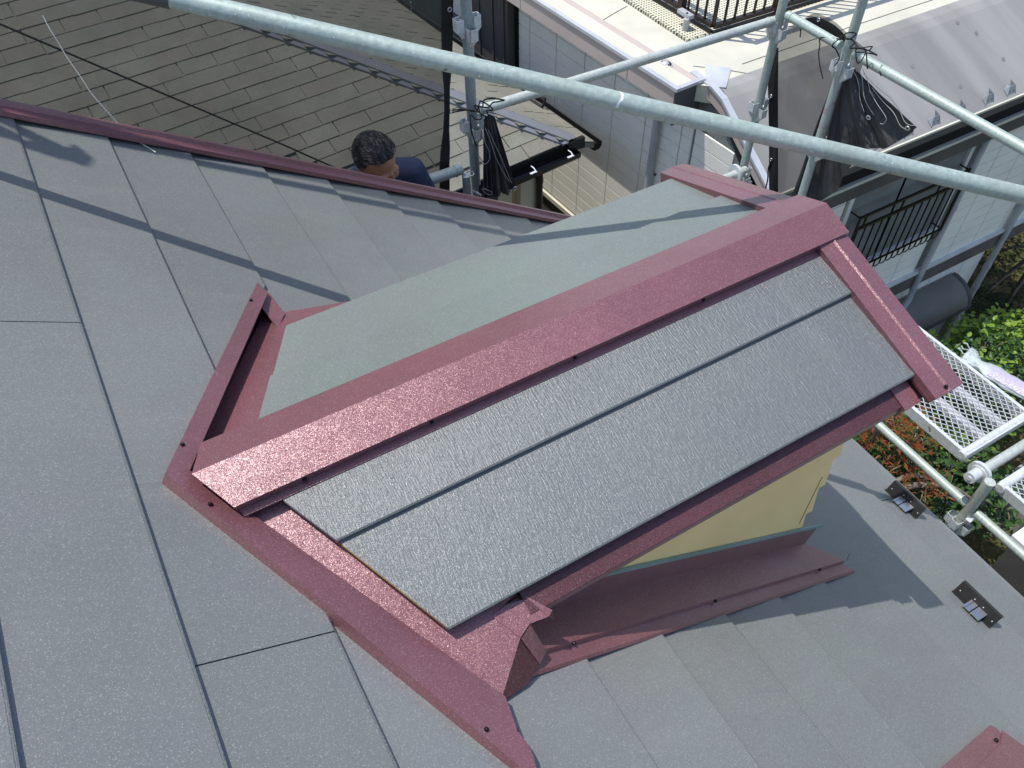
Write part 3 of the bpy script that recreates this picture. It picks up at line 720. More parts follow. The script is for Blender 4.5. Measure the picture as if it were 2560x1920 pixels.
stR4 =[ V(3.360, 2.387, -2.033), V(3.360, 2.297, -2.059), V(3.360, 2.196, -2.074), V(3.360, 2.130, -2.101), V(3.360, 2.082, -2.136), V(3.360, 2.048, -2.141), V(3.360, 2.017, -2.127) ]
stR5 =[ V(3.360, 2.312, -2.075), V(3.360, 2.238, -2.104), V(3.360, 2.150, -2.129), V(3.360, 2.095, -2.166), V(3.360, 2.056, -2.169) ]
knotR =[ V(3.360, 2.593, -1.940), V(3.360, 2.566, -1.920), V(3.360, 2.550, -1.901), V(3.360, 2.527, -1.887), V(3.360, 2.508, -1.892), V(3.360, 2.512, -1.911), V(3.360, 2.541, -1.923), V(3.360, 2.583, -1.936), V(3.360, 2.592, -1.971), V(3.360, 2.589, -2.001), V(3.360, 2.564, -2.040), V(3.360, 2.542, -2.058) ]
knotR2 =[ V(3.360, 2.561, -1.931), V(3.360, 2.514, -1.920), V(3.360, 2.478, -1.923), V(3.360, 2.447, -1.931), V(3.360, 2.412, -1.933), V(3.360, 2.384, -1.908), V(3.360, 2.382, -1.901), V(3.360, 2.409, -1.915), V(3.360, 2.448, -1.927), V(3.360, 2.482, -1.927), V(3.360, 2.499, -1.934), V(3.360, 2.487, -1.944), V(3.360, 2.460, -1.939), V(3.360, 2.398, -1.927), V(3.360, 2.350, -1.917), V(3.360, 2.346, -1.926), V(3.360, 2.368, -1.932), V(3.360, 2.410, -1.937), V(3.360, 2.464, -1.956), V(3.360, 2.476, -1.948), V(3.360, 2.471, -1.939), V(3.360, 2.450, -1.937), V(3.360, 2.429, -1.945) ]
wrapR =[ V(3.370, 2.471, -1.970), V(3.370, 2.458, -1.996), V(3.370, 2.440, -2.010), V(3.370, 2.424, -1.981), V(3.370, 2.419, -1.952) ]
dangR =[ V(3.400, 2.725, -2.006), V(3.400, 2.720, -2.045), V(3.400, 2.712, -2.088), V(3.400, 2.682, -2.141), V(3.400, 2.640, -2.194) ]
dangR2 =[ V(3.400, 2.725, -2.006), V(3.400, 2.706, -2.039), V(3.400, 2.677, -2.073), V(3.400, 2.650, -2.089) ]
dangR3 =[ V(3.420, 2.886, -2.017), V(3.420, 2.880, -2.047), V(3.420, 2.876, -2.074) ]
tail2 =[ V(3.400, 2.329, -2.009), V(3.400, 2.313, -2.026) ]
twine =[ V(-0.008, 3.100, -1.217), V(-0.006, 3.056, -1.233), V(-0.004, 3.012, -1.235), V(0.003, 2.969, -1.265), V(0.007, 2.925, -1.284), V(0.013, 2.881, -1.297), V(0.022, 2.837, -1.323), V(0.030, 2.793, -1.355), V(0.044, 2.750, -1.382), V(0.065, 2.706, -1.425), V(0.087, 2.662, -1.462), V(0.116, 2.618, -1.484), V(0.138, 2.574, -1.492) ]
cable =[ V(-0.143, 3.200, -1.253), V(0.154, 3.200, -1.519), V(0.638, 3.200, -1.952), V(0.760, 3.200, -2.064) ]
ropehem =[ V(3.490, 2.900, -2.862), V(3.490, 2.912, -2.932), V(3.490, 2.894, -3.008), V(3.490, 2.892, -3.091) ]

rope('tangled black cord tied round the rail end beside the left mesh sheet', [wob(knotL, (0, 1, 0), .022) + ropeL2, [V(1.459, 3.10, -2.023)] + [knotL[1], knotL[2]]] , .0035)
m1 = [p + Vector((0, 0, .0)) for p in knotR]
rope('black cord looped round the post above the hanging black bundle', [wob(knotR, (1, 0, 0), .02)], .0034)
rope('bunched black cord tied along the right rail above the hanging black bundle', [wob(knotR2, (1, 0, 0), .018) + [V(3.40, 2.40, -2.03)], wrapR, tail2], .0032)
rope('thin black cords dangling from the rail in front of the grey mesh strip', [[V(3.424, 2.62, -1.98)] + dangR], .0034)
rope('short black cord end hanging below the corner of the rails', [[V(3.43, 2.80, -2.03)] + dangR3], .003)
rope('slack black cord hanging from the lower eyelet of the right mesh strip', [ropehem], .005)
cable = [cable[0] + (cable[0]-cable[1])*2.0] + cable + [cable[-1] + (cable[-1]-cable[-2])*3]
o = MB().tube(smooth(cable), .0040, 6).build('cable', M['rope']); o['label'] = 'thin dark cable sloping behind the left mesh sheet'; o['category'] = 'cable'
tw = smooth(twine, 14); m = MB()
for i in range(len(tw)-1):
    pass
def tubev(m, pts, rs, n=6):
    vs = []; fs = []
    up = None
    for i, p in enumerate(pts):
        d = (pts[min(i+1, len(pts)-1)] - pts[max(i-1, 0)]).normalized(); u = d.orthogonal().normalized(); q = d.cross(u)
        vs += [p + (u*math.cos(2*math.pi*k/n) + q*math.sin(2*math.pi*k/n))*rs[i] for k in range(n)]
    for i in range(len(pts)-1):
        for k in range(n): fs.append((i*n+k, i*n+(k+1) % n, (i+1)*n+(k+1) % n, (i+1)*n+k))
    m.add(vs, fs, True)
tubev(m, tw, [.0026 if i % 2 else .0007 for i in range(len(tw))])
o = m.build('twine', M['string']); o['label'] = 'dotted white twine hanging from the left mesh sheet onto the roof edge'; o['category'] = 'twine'

# ---- see-through mesh sheets
def hemx(z):
    T = [(0.60, 1.56), (0.02, 1.55), (-1.2, 1.515), (-1.51, 1.481), (-2.02, 1.441), (-2.32, 1.400), (-2.6, 1.385), (-3.9, 1.38)]
    for (a, xa), (b, xb) in zip(T[:-1], T[1:]):
        if z <= a and z >= b: return lerp(xa, xb, (a-z)/(a-b))
    return T[0][1] if z > 0 else T[-1][1]
t = thing('mesh_sheet', 'big dark see-through mesh sheet hung behind the gable edge, hem with eyelets at its right', 'mesh sheet', V(0, 3.12, -3.9))
m = MB(); nu, nv = 60, 50; vs = []
for j in range(nv+1):
    z = .47 - 4.37*j/nv
    for i in range(nu+1):
        x = lerp(-2.6, hemx(z), i/nu)
        vs.append(V(x, 3.125 + .012*noise.noise(Vector((x*2.2, 0, z*1.1))) + .006*math.sin(x*9 + z), z))
m.add(vs, [(j*(nu+1)+i, j*(nu+1)+i+1, (j+1)*(nu+1)+i+1, (j+1)*(nu+1)+i) for j in range(nv) for i in range(nu)], True)
m.build('mesh_cloth', M['sheet'], t)
m = MB(); zs = [.47 - 4.37*k/44 for k in range(45)]
wd = lambda z: .050 + .006*math.sin(z*7) - (.014 if -2.2 < z < -1.9 else 0)
F = [V(hemx(z) - wd(z)*.5, 3.112, z) for z in zs]; G = [V(hemx(z) + wd(z)*.5 - .002, 3.112 + .004*math.sin(z*9), z) for z in zs]
m.strip(F, G, True); m.strip([p+Vector((0, .006, 0)) for p in G], [p+Vector((0, .006, 0)) for p in F], True); m.strip(G, [p+Vector((0, .006, 0)) for p in G]); m.strip([p+Vector((0, .006, 0)) for p in F], F)
m.build('hem', M['hem'], t)
for x, z in ((1.486, -1.556), (1.459, -2.023)):
    MB().ring(V(x, 3.108, z), (0, 1, 0), .0085, .0032).build('eyelet', M['grommet'], t)
t = thing('mesh_sheet', 'narrow grey mesh strip hung from the corner rail, black hem on its left', 'mesh sheet', V(3.5, 2.7, -3.5))
m = MB(); vs = []; nu, nv = 16, 24
for j in range(nv+1):
    v = j/nv
    for i in range(nu+1):
        u = i/nu
        yl = lerp(3.15, 2.74, v); zl = lerp(-2.19, -3.42, v)
        top = lerp(-2.03, -1.985, min(1, u*2)) - (.10*max(0, u-.6)); yy = lerp(yl, 2.53, u); zz = lerp(lerp(zl, top, min(1, u*3.0)), lerp(zl, -3.45, u), v)
        vs.append(V(3.545 + .012*math.sin(u*5+v*3), yy, zz))
m.add(vs, [(j*(nu+1)+i, j*(nu+1)+i+1, (j+1)*(nu+1)+i+1, (j+1)*(nu+1)+i) for j in range(nv) for i in range(nu)], True)
m.build('mesh_cloth', M['sheet'], t)
hl = [(3.146, -2.269), (3.079, -2.465), (2.973, -2.752), (2.864, -3.078), (2.76, -3.40)]; hr = [(3.075, -2.235), (3.011, -2.432), (2.912, -2.719), (2.801, -3.04), (2.69, -3.36)]
m = MB(); A = [V(3.495, y, z) for y, z in hl]; B = [V(3.495, y, z) for y, z in hr]; m.strip(A, B, True); m.strip([p+Vector((.006, 0, 0)) for p in B], [p+Vector((.006, 0, 0)) for p in A], True)
m.build('hem', M['hem'], t)
m = MB(); tp = smooth([V(3.49, 2.93, -2.01), V(3.49, 2.88, -1.985), V(3.49, 2.83, -1.972), V(3.49, 2.76, -1.968), V(3.49, 2.70, -1.975), V(3.49, 2.62, -2.0)])
m.strip(tp, [p + Vector((0, -.004, -.055)) for p in tp], True); m.build('top_hem', M['hem'], t)
for y, z in ((3.032, -2.509), (2.908, -2.87), (2.845, -1.985)):
    MB().ring(V(3.490, y, z), (1, 0, 0), .0085, .0032).build('eyelet', M['grommet'], t)
# ---- gathered black bundles
def bundle(label, starts, ends, nrm, k, amp, nv=26, sub=10, belly=.0):
    t = thing('tarp_bundle', label, 'tarpaulin', (Vector(starts[0])+Vector(ends[0]))/2)
    st = smooth([Vector(p) for p in starts], sub); en = smooth([Vector(p) for p in ends], max(1, (len(starts)-1)*sub//(len(ends)-1)))
    n = min(len(st), len(en)) if len(st) != len(en) else len(st)
    res = lambda L: [L[round(i*(len(L)-1)/(n-1))] for i in range(n)]
    n = 60; st = res(st); en = res(en); N3 = Vector(nrm); vs = []
    for j in range(nv+1):
        v = j/nv
        for i in range(n):
            u = i/(n-1); f = u*k
            tri = abs((f % 1)*2-1)*2-1
            fold = tri*amp*(.25+.75*v) + .35*amp*noise.noise(Vector((u*4, v*3, k)))*2
            p = lerp(st[i], en[i], v) + N3*(fold + belly*math.sin(v*math.pi)*math.sin(u*math.pi)) + Vector((0, 0, -.012*math.sin(u*17)*v))
            vs.append(p)
    m = MB(); m.add(vs, [(j*n+i, j*n+i+1, (j+1)*n+i+1, (j+1)*n+i) for j in range(nv) for i in range(n-1)], True)
    m.build('folded_cloth', M['tarp'], t); return t
def stitches(t, lists, r=.0013):
    for L in lists: MB().tube(smooth(L), r, 5).build('stitching', M['stitch'], t)
bl = bundle('small black cloth bundle hanging folded from the left post', [V(1.548, 2.965, -2.02), V(1.575, 2.965, -2.00), V(1.607, 2.965, -2.02)],
            [V(1.518, 2.95, -2.44), V(1.560, 2.95, -2.445), V(1.62, 2.95, -2.45), V(1.705, 2.95, -2.452)], (0, -1, 0), 5, .016)
m = MB(); m.strip(smooth([V(1.52, 2.985, -2.38), V(1.515, 2.985, -2.55), V(1.52, 2.985, -2.75)]), smooth([V(1.64, 2.985, -2.38), V(1.622, 2.985, -2.52), V(1.60, 2.985, -2.75)]), True); m.build('lower_fold', M['tarp'], bl)
stitches(bl, [loopL, stitL1, stitL2, loopL2]); MB().ring(V(1.690, 2.925, -2.424), (0, 1, 0), .009, .003).build('eyelet', M['grommet'], bl)
bR = bundle('large dark grey cloth bundle fanned out below the right rail', [V(3.502, 2.652, -2.106), V(3.502, 2.606, -2.091), V(3.502, 2.549, -2.122)],
            [V(3.502, 2.678, -3.141), V(3.502, 2.544, -3.008), V(3.492, 2.415, -2.802), V(3.481, 2.328, -2.503), V(3.471, 2.194, -2.379), V(3.470, 2.060, -2.200)], (-1, 0, 0), 6, .020, 30, 24, .03)
stitches(bR, [[(p - V(0, 0, 0))*1.022 + V(0, 0, 0) for p in L] for L in (stR1, stR2, stR3, stR4, stR5)], .0015)
for y, z in ((2.324, -2.267), (2.096, -2.208)): MB().ring(V(3.445, y*1.003, z*1.003), (1, .2, .3), .0105, .0042).build('eyelet', M['grommet'], bR)
bundle('dark cloth tied round the far left post above the roof', [V(-.67, 3.03, 1.14), V(-.64, 3.02, 1.17), V(-.62, 3.03, 1.14)],
       [V(-.74, 3.0, .62), V(-.67, 2.98, .54), V(-.58, 2.99, .62), V(-.52, 3.0, .72)], (0, -1, 0), 4, .03)
# ================================================================== MAN BEHIND THE GABLE EDGE
def capsule(m, a, b, ra, rb=None):
    rb = rb or ra; a, b = Vector(a), Vector(b)
    m.tube([a, lerp(a, b, .33), lerp(a, b, .67), b], ra, 12, True, rb); m.ball(a, ra, nu=12, nv=8); m.ball(b, rb, nu=12, nv=8)
def remeshed(mb, name, mat, parent, vox, it=6):
    o = mb.build('tmp', mat, parent)
    r = o.modifiers.new('r', 'REMESH'); r.mode = 'VOXEL'; r.voxel_size = vox
    sm = o.modifiers.new('s', 'SMOOTH'); sm.iterations = it; sm.factor = .5
    dg = bpy.context.evaluated_depsgraph_get(); dg.update()
    me = bpy.data.meshes.new_from_object(o.evaluated_get(dg)); me.name = name
    me.polygons.foreach_set('use_smooth', [True]*len(me.polygons))
    old = o.data; o.modifiers.clear(); o.data = me; bpy.data.meshes.remove(old); o.name = name
    return o
man = thing('person', 'man with greying black hair and navy shirt bending behind the burgundy gable edge', 'person', V(1.0, 3.0, -3.6))
HC = V(1.000, 2.925, -2.030)
Ff = Vector((.30, -.86, -.42)).normalized(); Rr = Vector((-1, -.17, -.10)); Rr = (Rr - Ff*Rr.dot(Ff)).normalized(); Uu = Rr.cross(Ff).normalized()
if Uu.z < 0: Uu = -Uu
HM = Matrix((Rr, Ff, Uu)).transposed()
hp = lambda r, f, u: HC + HM @ Vector((r, f, u))
b = MB()
E_ = lambda c, rad, nu=20, nv=14: b.ball(hp(*c), *rad, M3=HM, nu=nu, nv=nv)
E_((0, -.012, .030), (.075, .094, .082), 28, 18); E_((0, .030, -.030), (.060, .066, .082)); E_((0, .048, -.088), (.040, .042, .028))
E_((0, .104, -.030), (.013, .020, .024)); E_((0, .092, -.006), (.009, .014, .03)); E_((.028, .078, .016), (.026, .016, .010)); E_((-.028, .078, .016), (.026, .016, .010))
for s in (-1, 1):
    E_((s*.038, .068, -.036), (.024, .024, .022)); E_((s*.077, -.006, -.018), (.011, .020, .033)); E_((s*.080, -.014, -.012), (.007, .026, .037))
    E_((s*.030, .080, -.004), (.013, .010, .007))
E_((0, .090, -.070), (.024, .012, .008))
SC_ = V(1.00, 3.01, -2.175)
capsule(b, hp(0, -.03, -.06), SC_ + Vector((0, .0, .03)), .056, .062)
b.ball(SC_ + Vector((0, .0, -.14)), .165, .105, .20, nu=20, nv=14); b.ball(V(1.0, 3.0, -2.55), .15, .10, .18, nu=20, nv=14); b.ball(V(1.0, 2.99, -2.74), .165, .11, .13, nu=20, nv=14)
for s in (-1, 1):
    sh = SC_ + Vector((s*.185, -.01, -.02)); elb = V(1.0 + s*.27, 2.95, -2.44); wr = V(1.0 + s*.17, 2.745, -2.36)
    capsule(b, sh, elb, .052, .040); capsule(b, elb, wr, .040, .027); capsule(b, SC_ + Vector((s*.06, 0, 0)), sh, .06, .055)
    pm = wr + Vector((-s*.01, -.035, .012)); b.ball(pm, .036, .044, .016, nu=12, nv=8)
    for f in range(4):
        a0 = pm + Vector(((f-1.5)*.019, -.032, .004)); a1 = a0 + Vector(((f-1.5)*.002, -.022 - .004*(f in (1, 2)), .018)); a2 = a1 + Vector((0, .004, .022))
        capsule(b, a0, a1, .0088, .0080); capsule(b, a1, a2, .0080, .0068)
    th0 = pm + Vector((-s*.030, .008, .004)); capsule(b, th0, th0 + Vector((-s*.016, -.022, .022)), .0105, .0085)
    hip = V(1.0 + s*.09, 2.99, -2.80); kn = V(1.0 + s*.12, 2.93, -3.16); ank = V(1.0 + s*.12, 3.0, -3.54)
    capsule(b, hip, kn, .080, .056); capsule(b, kn, ank, .054, .038); b.ball(ank + Vector((0, -.05, -.035)), .045, .12, .038, nu=12, nv=8)
remeshed(b, 'body', M['skin'], man, .0062, 4)
c = MB()
c.ball(SC_ + Vector((0, .0, -.14)), .182, .122, .21, nu=24, nv=16); c.ball(V(1.0, 3.0, -2.55), .166, .116, .20, nu=24, nv=16); c.ball(V(1.0, 2.99, -2.70), .172, .12, .12, nu=24, nv=16)
for s in (-1, 1):
    sh = SC_ + Vector((s*.185, -.01, -.02)); elb = V(1.0 + s*.27, 2.95, -2.44); wr = V(1.0 + s*.17, 2.745, -2.36)
    capsule(c, sh, elb, .067, .056); capsule(c, elb, lerp(elb, wr, .8), .056, .042); capsule(c, SC_ + Vector((s*.05, 0, .022)), sh + Vector((0, 0, .008)), .068, .066)
for k in range(14):
    a_ = 2*math.pi*k/14; pc = SC_ + Vector((.072*math.cos(a_), .068*math.sin(a_) - .008, .052 + .012*math.sin(a_))); c.ball(pc, .022, nu=8, nv=6)
remeshed(c, 'shirt', M['shirt'], man, .010, 3)
c = MB(); c.ball(V(1.0, 2.99, -2.78), .178, .125, .10, nu=20, nv=12)
for s in (-1, 1):
    hip = V(1.0 + s*.09, 2.99, -2.80); kn = V(1.0 + s*.12, 2.93, -3.16); ank = V(1.0 + s*.12, 3.0, -3.50)
    capsule(c, hip, kn, .097, .075); capsule(c, kn, ank, .073, .062)
remeshed(c, 'trousers', M['trousers'], man, .012, 3)
for s in (-1, 1):
    c = MB(); ank = V(1.0 + s*.12, 3.0, -3.54); c.ball(ank + Vector((0, -.05, -.032)), .054, .135, .046, nu=14, nv=10); capsule(c, ank + Vector((0, 0, .06)), ank, .056, .056)
    remeshed(c, 'boot', M['boot'], man, .012, 2)
# hair: a cap over the skull made of combed strands
h = MB(); rnd = random.Random(3)
hv = []; nu, nv = 40, 22
for j in range(nv+1):
    th = math.pi*.60*j/nv
    for i in range(nu):
        p = 2*math.pi*i/nu
        d = Vector((math.sin(th)*math.cos(p), math.sin(th)*math.sin(p), math.cos(th)))
        front = max(0.0, d.y)
        rr = 1.0 + .06*noise.noise(d*5) + .03*noise.noise(d*14)
        if d.y > .22 and d.z < .60 - .25*(1-min(1, d.y*1.3)): rr = .78        # hairline
        if d.z < -.05 and d.y > -.1: rr *= .95
        if d.z < -.22: rr *= .94
        hv.append(hp(*(Vector((d.x*.0835, d.y*.103 - .012, d.z*.095 + .034))*1.0 if rr == 1 else (Vector((d.x*.0835*rr, d.y*.103*rr - .012, d.z*.095*rr + .034))))))
h.add(hv, [(j*nu+i, j*nu+(i+1) % nu, (j+1)*nu+(i+1) % nu, (j+1)*nu+i) for j in range(nv) for i in range(nu)], True)
hair = h.build('hair', M['hair'], man)
h = MB()
for k in range(2200):
    th = math.acos(1 - rnd.random()*1.28); p = rnd.uniform(0, 2*math.pi)
    d = Vector((math.sin(th)*math.cos(p), math.sin(th)*math.sin(p), math.cos(th)))
    if d.y > .20 and d.z < .62 - .22*(1-min(1, d.y*1.3)): continue
    if d.z < -.20 and d.y > .05: continue
    def sp(q, lift): return hp(q.x*(.0845+lift), q.y*(.104+lift) - .012, q.z*(.096+lift) + .034)
    flow = Vector((d.x*.9 + rnd.uniform(-.25, .25), -.75, -.25 - .3*abs(d.x)))
    pts = []; q = d.copy()
    for i in range(4): pts.append(sp(q.normalized(), .001 + .006*(i/3) + rnd.uniform(0, .005))); q = q + flow*.15
    h.tube(pts, .0011, 3, False, .0004)
h.build('hair_strands', M['hair'], man, kind='stuff')
# ================================================================== SHINGLED HOUSE NEXT DOOR
ca, sa = math.cos(RAD(5.3)), math.sin(RAD(5.3))
LE = Vector((ca, sa, 0)); LU = Vector((-sa, ca, 0)); LC = V(3.72, 5.40, -4.17); TP = .45; LPA = math.atan(TP)
def LPt(a, b, h=0.0): return LC + LE*a + LU*b + Vector((0, 0, h))
def LF(a, sd, o=0.0): return LPt(a, sd*math.cos(LPA) - o*math.sin(LPA), sd*math.sin(LPA) + o*math.cos(LPA))       # front slope
def LS(c, b, o=0.0): return LPt(.28 - c*math.cos(LPA) + o*math.sin(LPA), b, -.28*TP + c*math.sin(LPA) + o*math.cos(LPA))   # right slope
sh = thing('shingled_house', 'cream house with weathered grey green shingles and a slate blue hip cap', 'house', V(2.0, 8.0, -GZ))
def lbox(name, mat, a0, a1, b0, b1, h0, h1, parent=sh):
    return MB().hexa([LPt(a0, b0, h0), LPt(a1, b0, h0), LPt(a1, b1, h0), LPt(a0, b1, h0)], [LPt(a0, b0, h1), LPt(a1, b0, h1), LPt(a1, b1, h1), LPt(a0, b1, h1)]).build(name, mat, parent)
lbox('wall', M['creamwall'], -6.0, -.12, .30, 7.0, -5.0, -.06)
lbox('wall_corner_post', M['creamwall'], -.42, -.17, .21, .34, -5.0, -.08)
lbox('rusty_seam', M['wood'], -.455, -.440, .290, .30, -1.4, -.10)
m = MB(); m.slab([LF(-6.5, 0, -.012), LF(0, 0, -.012), LF(-4.4, 4.4/math.cos(LPA), -.012), LF(-6.5, 4.4/math.cos(LPA), -.012)], (0, 0, .05)); m.build('roof_deck', M['shingle'], sh)
m = MB(); m.slab([LPt(0, 0, -.012), LPt(.28, 0, -.28*TP-.012), LPt(.28, 9, -.28*TP-.012), LPt(-4.4, 9, 4.4*TP-.012), LPt(-4.4, 4.4, 4.4*TP-.012)], (0, 0, .05)); m.build('roof_deck', M['shingle'], sh)
# front slope: every shingle a piece
rnd = random.Random(11)
SM = []
for v in range(4):
    m = MB(); o0 = LF(0, 0, 0); wv = .296 + .006*v
    j = [rnd.uniform(-.004, .004) for _ in range(4)]
    m.hexa([LF(0, j[0], -.002) - o0, LF(wv, j[1], -.002) - o0, LF(wv, .17, -.006) - o0, LF(0, .17, -.006) - o0],
           [LF(0, j[0], .009) - o0, LF(wv, j[1], .009) - o0, LF(wv, .17, .001) - o0, LF(0, .17, .001) - o0])
    SM.append(mesh_only(m, 'shingle', M['shingle']))
cnt = 0; rows = 23; EXP = .145
for r in range(rows):
    sd = r*EXP; b = sd*math.cos(LPA); a = -b - .30 + .05
    amin = -(1.0 + 2.2*sd)
    off = (r % 2)*.15 + rnd.uniform(-.03, .03); a = -off - b + (0 if r % 2 else -.14)
    while a - .3 > amin - .3 and a > -6.3:
        if a + .30 < -b - .09: inst(SM[rnd.randrange(4)], 'shingle', sh, LF(a, sd + rnd.uniform(-.003, .003), rnd.uniform(0, .003))); cnt += 1
        elif a < -b - .16:
            m = MB(); w1 = -b - a - .10; m.hexa([LF(a, sd, -.002), LF(a+w1, sd, -.002), LF(a+max(.02, w1-.14), sd+.15, -.006), LF(a, sd+.17, -.006)], [LF(a, sd, .009), LF(a+w1, sd, .009), LF(a+max(.02, w1-.14), sd+.15, .001), LF(a, sd+.17, .001)])
            m.build('shingle', M['shingle'], sh); cnt += 1
        a -= .302 + rnd.uniform(0, .006)
# right slope, seen at a glancing angle
m = MB()
for r in range(24):
    c = r*.145; acc = 0.0 + (r % 2)*.15
    b = max(0, (c*math.cos(LPA) - .28))
    while b < 8.5:
        if (acc := acc): pass
        lift = rnd.uniform(.004, .011)
        m.hexa([LS(c, b, -.004), LS(c, b+.29, -.004), LS(c+.17, b+.29, -.006), LS(c+.17, b, -.006)], [LS(c, b, lift), LS(c, b+.29, lift), LS(c+.17, b+.29, 0), LS(c+.17, b, 0)])
        b += .302
m.build('right_shingles', M['shingle'], sh, kind='stuff')
# hip cap
hd = (LPt(-4.4, 4.4, 4.4*TP) - LPt(0, 0, 0)).normalized(); hs = Vector((0, 0, 1)).cross(hd).normalized()
m = MB(); P0 = LPt(.03, -.03, -.02) ; P1 = LPt(-4.4, 4.4, 4.4*TP)
sf = (LF(-1, .0) - LF(0, 0)).normalized()
def capp(P): return [P + LE*-.085 + Vector((0, 0, .010)), P + LE*-.080 + Vector((0, 0, .056)), P + Vector((0, 0, .068)), P + LU*.085 + Vector((0, 0, .056)), P + LU*.09 + Vector((0, 0, .0))]
A = capp(P0); B = capp(P1); m.strip(A, B); m.add(A, [(4, 3, 2, 1, 0)])
m.build('hip_cap', M['ridgemetal'], sh)
m = MB(); m.hexa([P0 + LE*-.09 + LU*-.02 + Vector((0, 0, -.05)), P0 + LE*.10 + LU*-.02 + Vector((0, 0, -.08)), P0 + LE*.10 + LU*.03 + Vector((0, 0, -.08)), P0 + LE*-.09 + LU*.03 + Vector((0, 0, -.05))],
       [P0 + LE*-.08 + LU*-.015 + Vector((0, 0, .032)), P0 + LE*.10 + LU*-.01 + Vector((0, 0, .028)), P0 + LE*.10 + LU*.03 + Vector((0, 0, .028)), P0 + LE*-.08 + LU*.03 + Vector((0, 0, .032))]); m.build('hip_end', M['black'], sh)
m = MB(); C_ = [P + LE*-.135 + LU*.0 + Vector((0, 0, .034)) for P in (P0, P1)]; D_ = [P + LE*-.078 + Vector((0, 0, .034)) for P in (P0, P1)]
m.strip(C_, D_); m.strip([p - Vector((0, 0, .02)) for p in C_], C_); m.build('hip_flashing', M['ridgemetal'], sh)
def gutter(p, q, inward, parent):
    p, q = Vector(p), Vector(q); n = Vector(inward).normalized(); z = Vector((0, 0, 1))
    pr = [(.0, .0), (.0, -.055), (-.02, -.072), (-.085, -.072), (-.105, -.045), (-.105, .0), (-.112, .004)]
    m = MB(); A = [p + n*a + z*b for a, b in pr]; B = [q + n*a + z*b for a, b in pr]
    m.strip(A, B); m.strip([x + z*.003 - n*.002 for x in A][::-1], [x + z*.003 - n*.002 for x in B][::-1])
    for X, s in ((A, 1), (B, -1)): m.add(X[:6], [(0, 1, 2, 3, 4, 5), (5, 4, 3, 2, 1, 0)])
    o = m.build('gutter', M['black'], parent); return o
g1 = gutter(LPt(.02, -.02, -.07), LPt(-6.4, -.02, -.07), LU, sh)
MB().hexa([LPt(-6.4, .0, -.17), LPt(.0, .0, -.17), LPt(.0, .02, -.17), LPt(-6.4, .02, -.17)], [LPt(-6.4, -.012, -.012), LPt(.0, -.012, -.012), LPt(.0, .02, -.012), LPt(-6.4, .02, -.012)]).build('fascia', M['black'], sh)
g2 = gutter(LPt(.29, .02, -.17), LPt(.29, 8.5, -.17), -LE, sh)
for a in (-.52, -.10, -1.5):
    m = MB(); m.hexa([LPt(a-.035, -.135, -.068), LPt(a+.035, -.135, -.068), LPt(a+.035, -.112, -.068), LPt(a-.035, -.112, -.068)], [LPt(a-.035, -.135, -.062), LPt(a+.035, -.135, -.062), LPt(a+.035, -.112, -.062), LPt(a-.035, -.112, -.062)])
    m.tube([LPt(a+.028, -.12, -.064), LPt(a+.028, -.09, -.048), LPt(a+.028, -.05, -.05)], .006, 6); m.build('gutter_bracket', M['zinc'], g1)
dp = MB().tube([LPt(-.225, .17, -5.0), LPt(-.225, .17, -.16)], .032, 12).build('downpipe', M['black'], sh)
MB().tube([LPt(-.225, .17, -.46), LPt(-.225, .17, -.41)], .037, 12).build('pipe_collar', M['black'], dp)
# black snow rail bracket by the right gutter
m = MB(); bp = [LS(.10, .95, .01), LS(.10, .95, .10), LS(.08, .72, .10), LS(.08, .72, .01)]
for i in range(3): m.tube([bp[i], bp[i+1]], .012, 6)
m.tube([lerp(bp[0], bp[3], .05), lerp(bp[0], bp[3], .95)], .012, 6)
m.build('snow_bracket', M['black'], sh)

# ================================================================== WHITE HOUSE
wh = thing('white_house', 'pale sided house with roof terrace, grey sheet metal skirt roof and barred window', 'house', V(7.0, 7.0, -GZ))
WD = Vector((-.0628, .998, 0)).normalized(); WO = V(4.52, 4.68, 0); WN = Vector((-WD.y, WD.x, 0))       # outward of the side wall
def WS(t, z, o=0.0): return WO + WD*t + WN*o + Vector((0, 0, z))
def wbox(name, mat, t0, t1, z0, z1, o0, o1, parent=wh):
    return MB().hexa([WS(t0, z0, o0), WS(t0, z0, o1), WS(t1, z0, o1), WS(t1, z0, o0)], [WS(t0, z1, o0), WS(t0, z1, o1), WS(t1, z1, o1), WS(t1, z1, o0)]).build(name, mat, parent)
def ybox(name, mat, x0, x1, y0, y1, z0, z1, parent=wh): return MB().aabb(x0, x1, y0, y1, z0, z1).build(name, mat, parent)
# cores, slightly behind the siding, in joint colour
wbox('wall_core', M['joint'], -.02, 7.5, -GZ, -3.66, -.30, -.012)
m = MB(); m.slab([V(4.62, y, z) for y, z in ((3.93, -4.16), (3.93, -GZ), (4.70, -GZ), (4.70, -3.64), (4.42, -3.68))], (.06, 0, 0)); m.build('gable_wall', M['joint'], wh)
ybox('front_core', M['joint'], 4.70, 11.0, 3.912, 11.5, -6.62, -4.02)
ybox('upper_core', M['joint'], 4.70, 11.0, 4.70, 11.5, -4.05, -3.66)
ybox('lower_core', M['joint'], 4.70, 9.20, 3.95, 11.5, -GZ, -6.60)
def spanel(w_, h_, t_=.012, cache={}):
    k = (round(w_, 3), round(h_, 3))
    if k not in cache:
        m = MB(); c = .0035
        m.hexa([Vector((0, 0, 0)), Vector((k[0], 0, 0)), Vector((k[0], 0, k[1])), Vector((0, 0, k[1]))], [Vector((c, -t_, c)), Vector((k[0]-c, -t_, c)), Vector((k[0]-c, -t_, k[1]-c)), Vector((c, -t_, k[1]-c))])
        cache[k] = mesh_only(m, 'siding_panel', M['siding'])
    return cache[k]
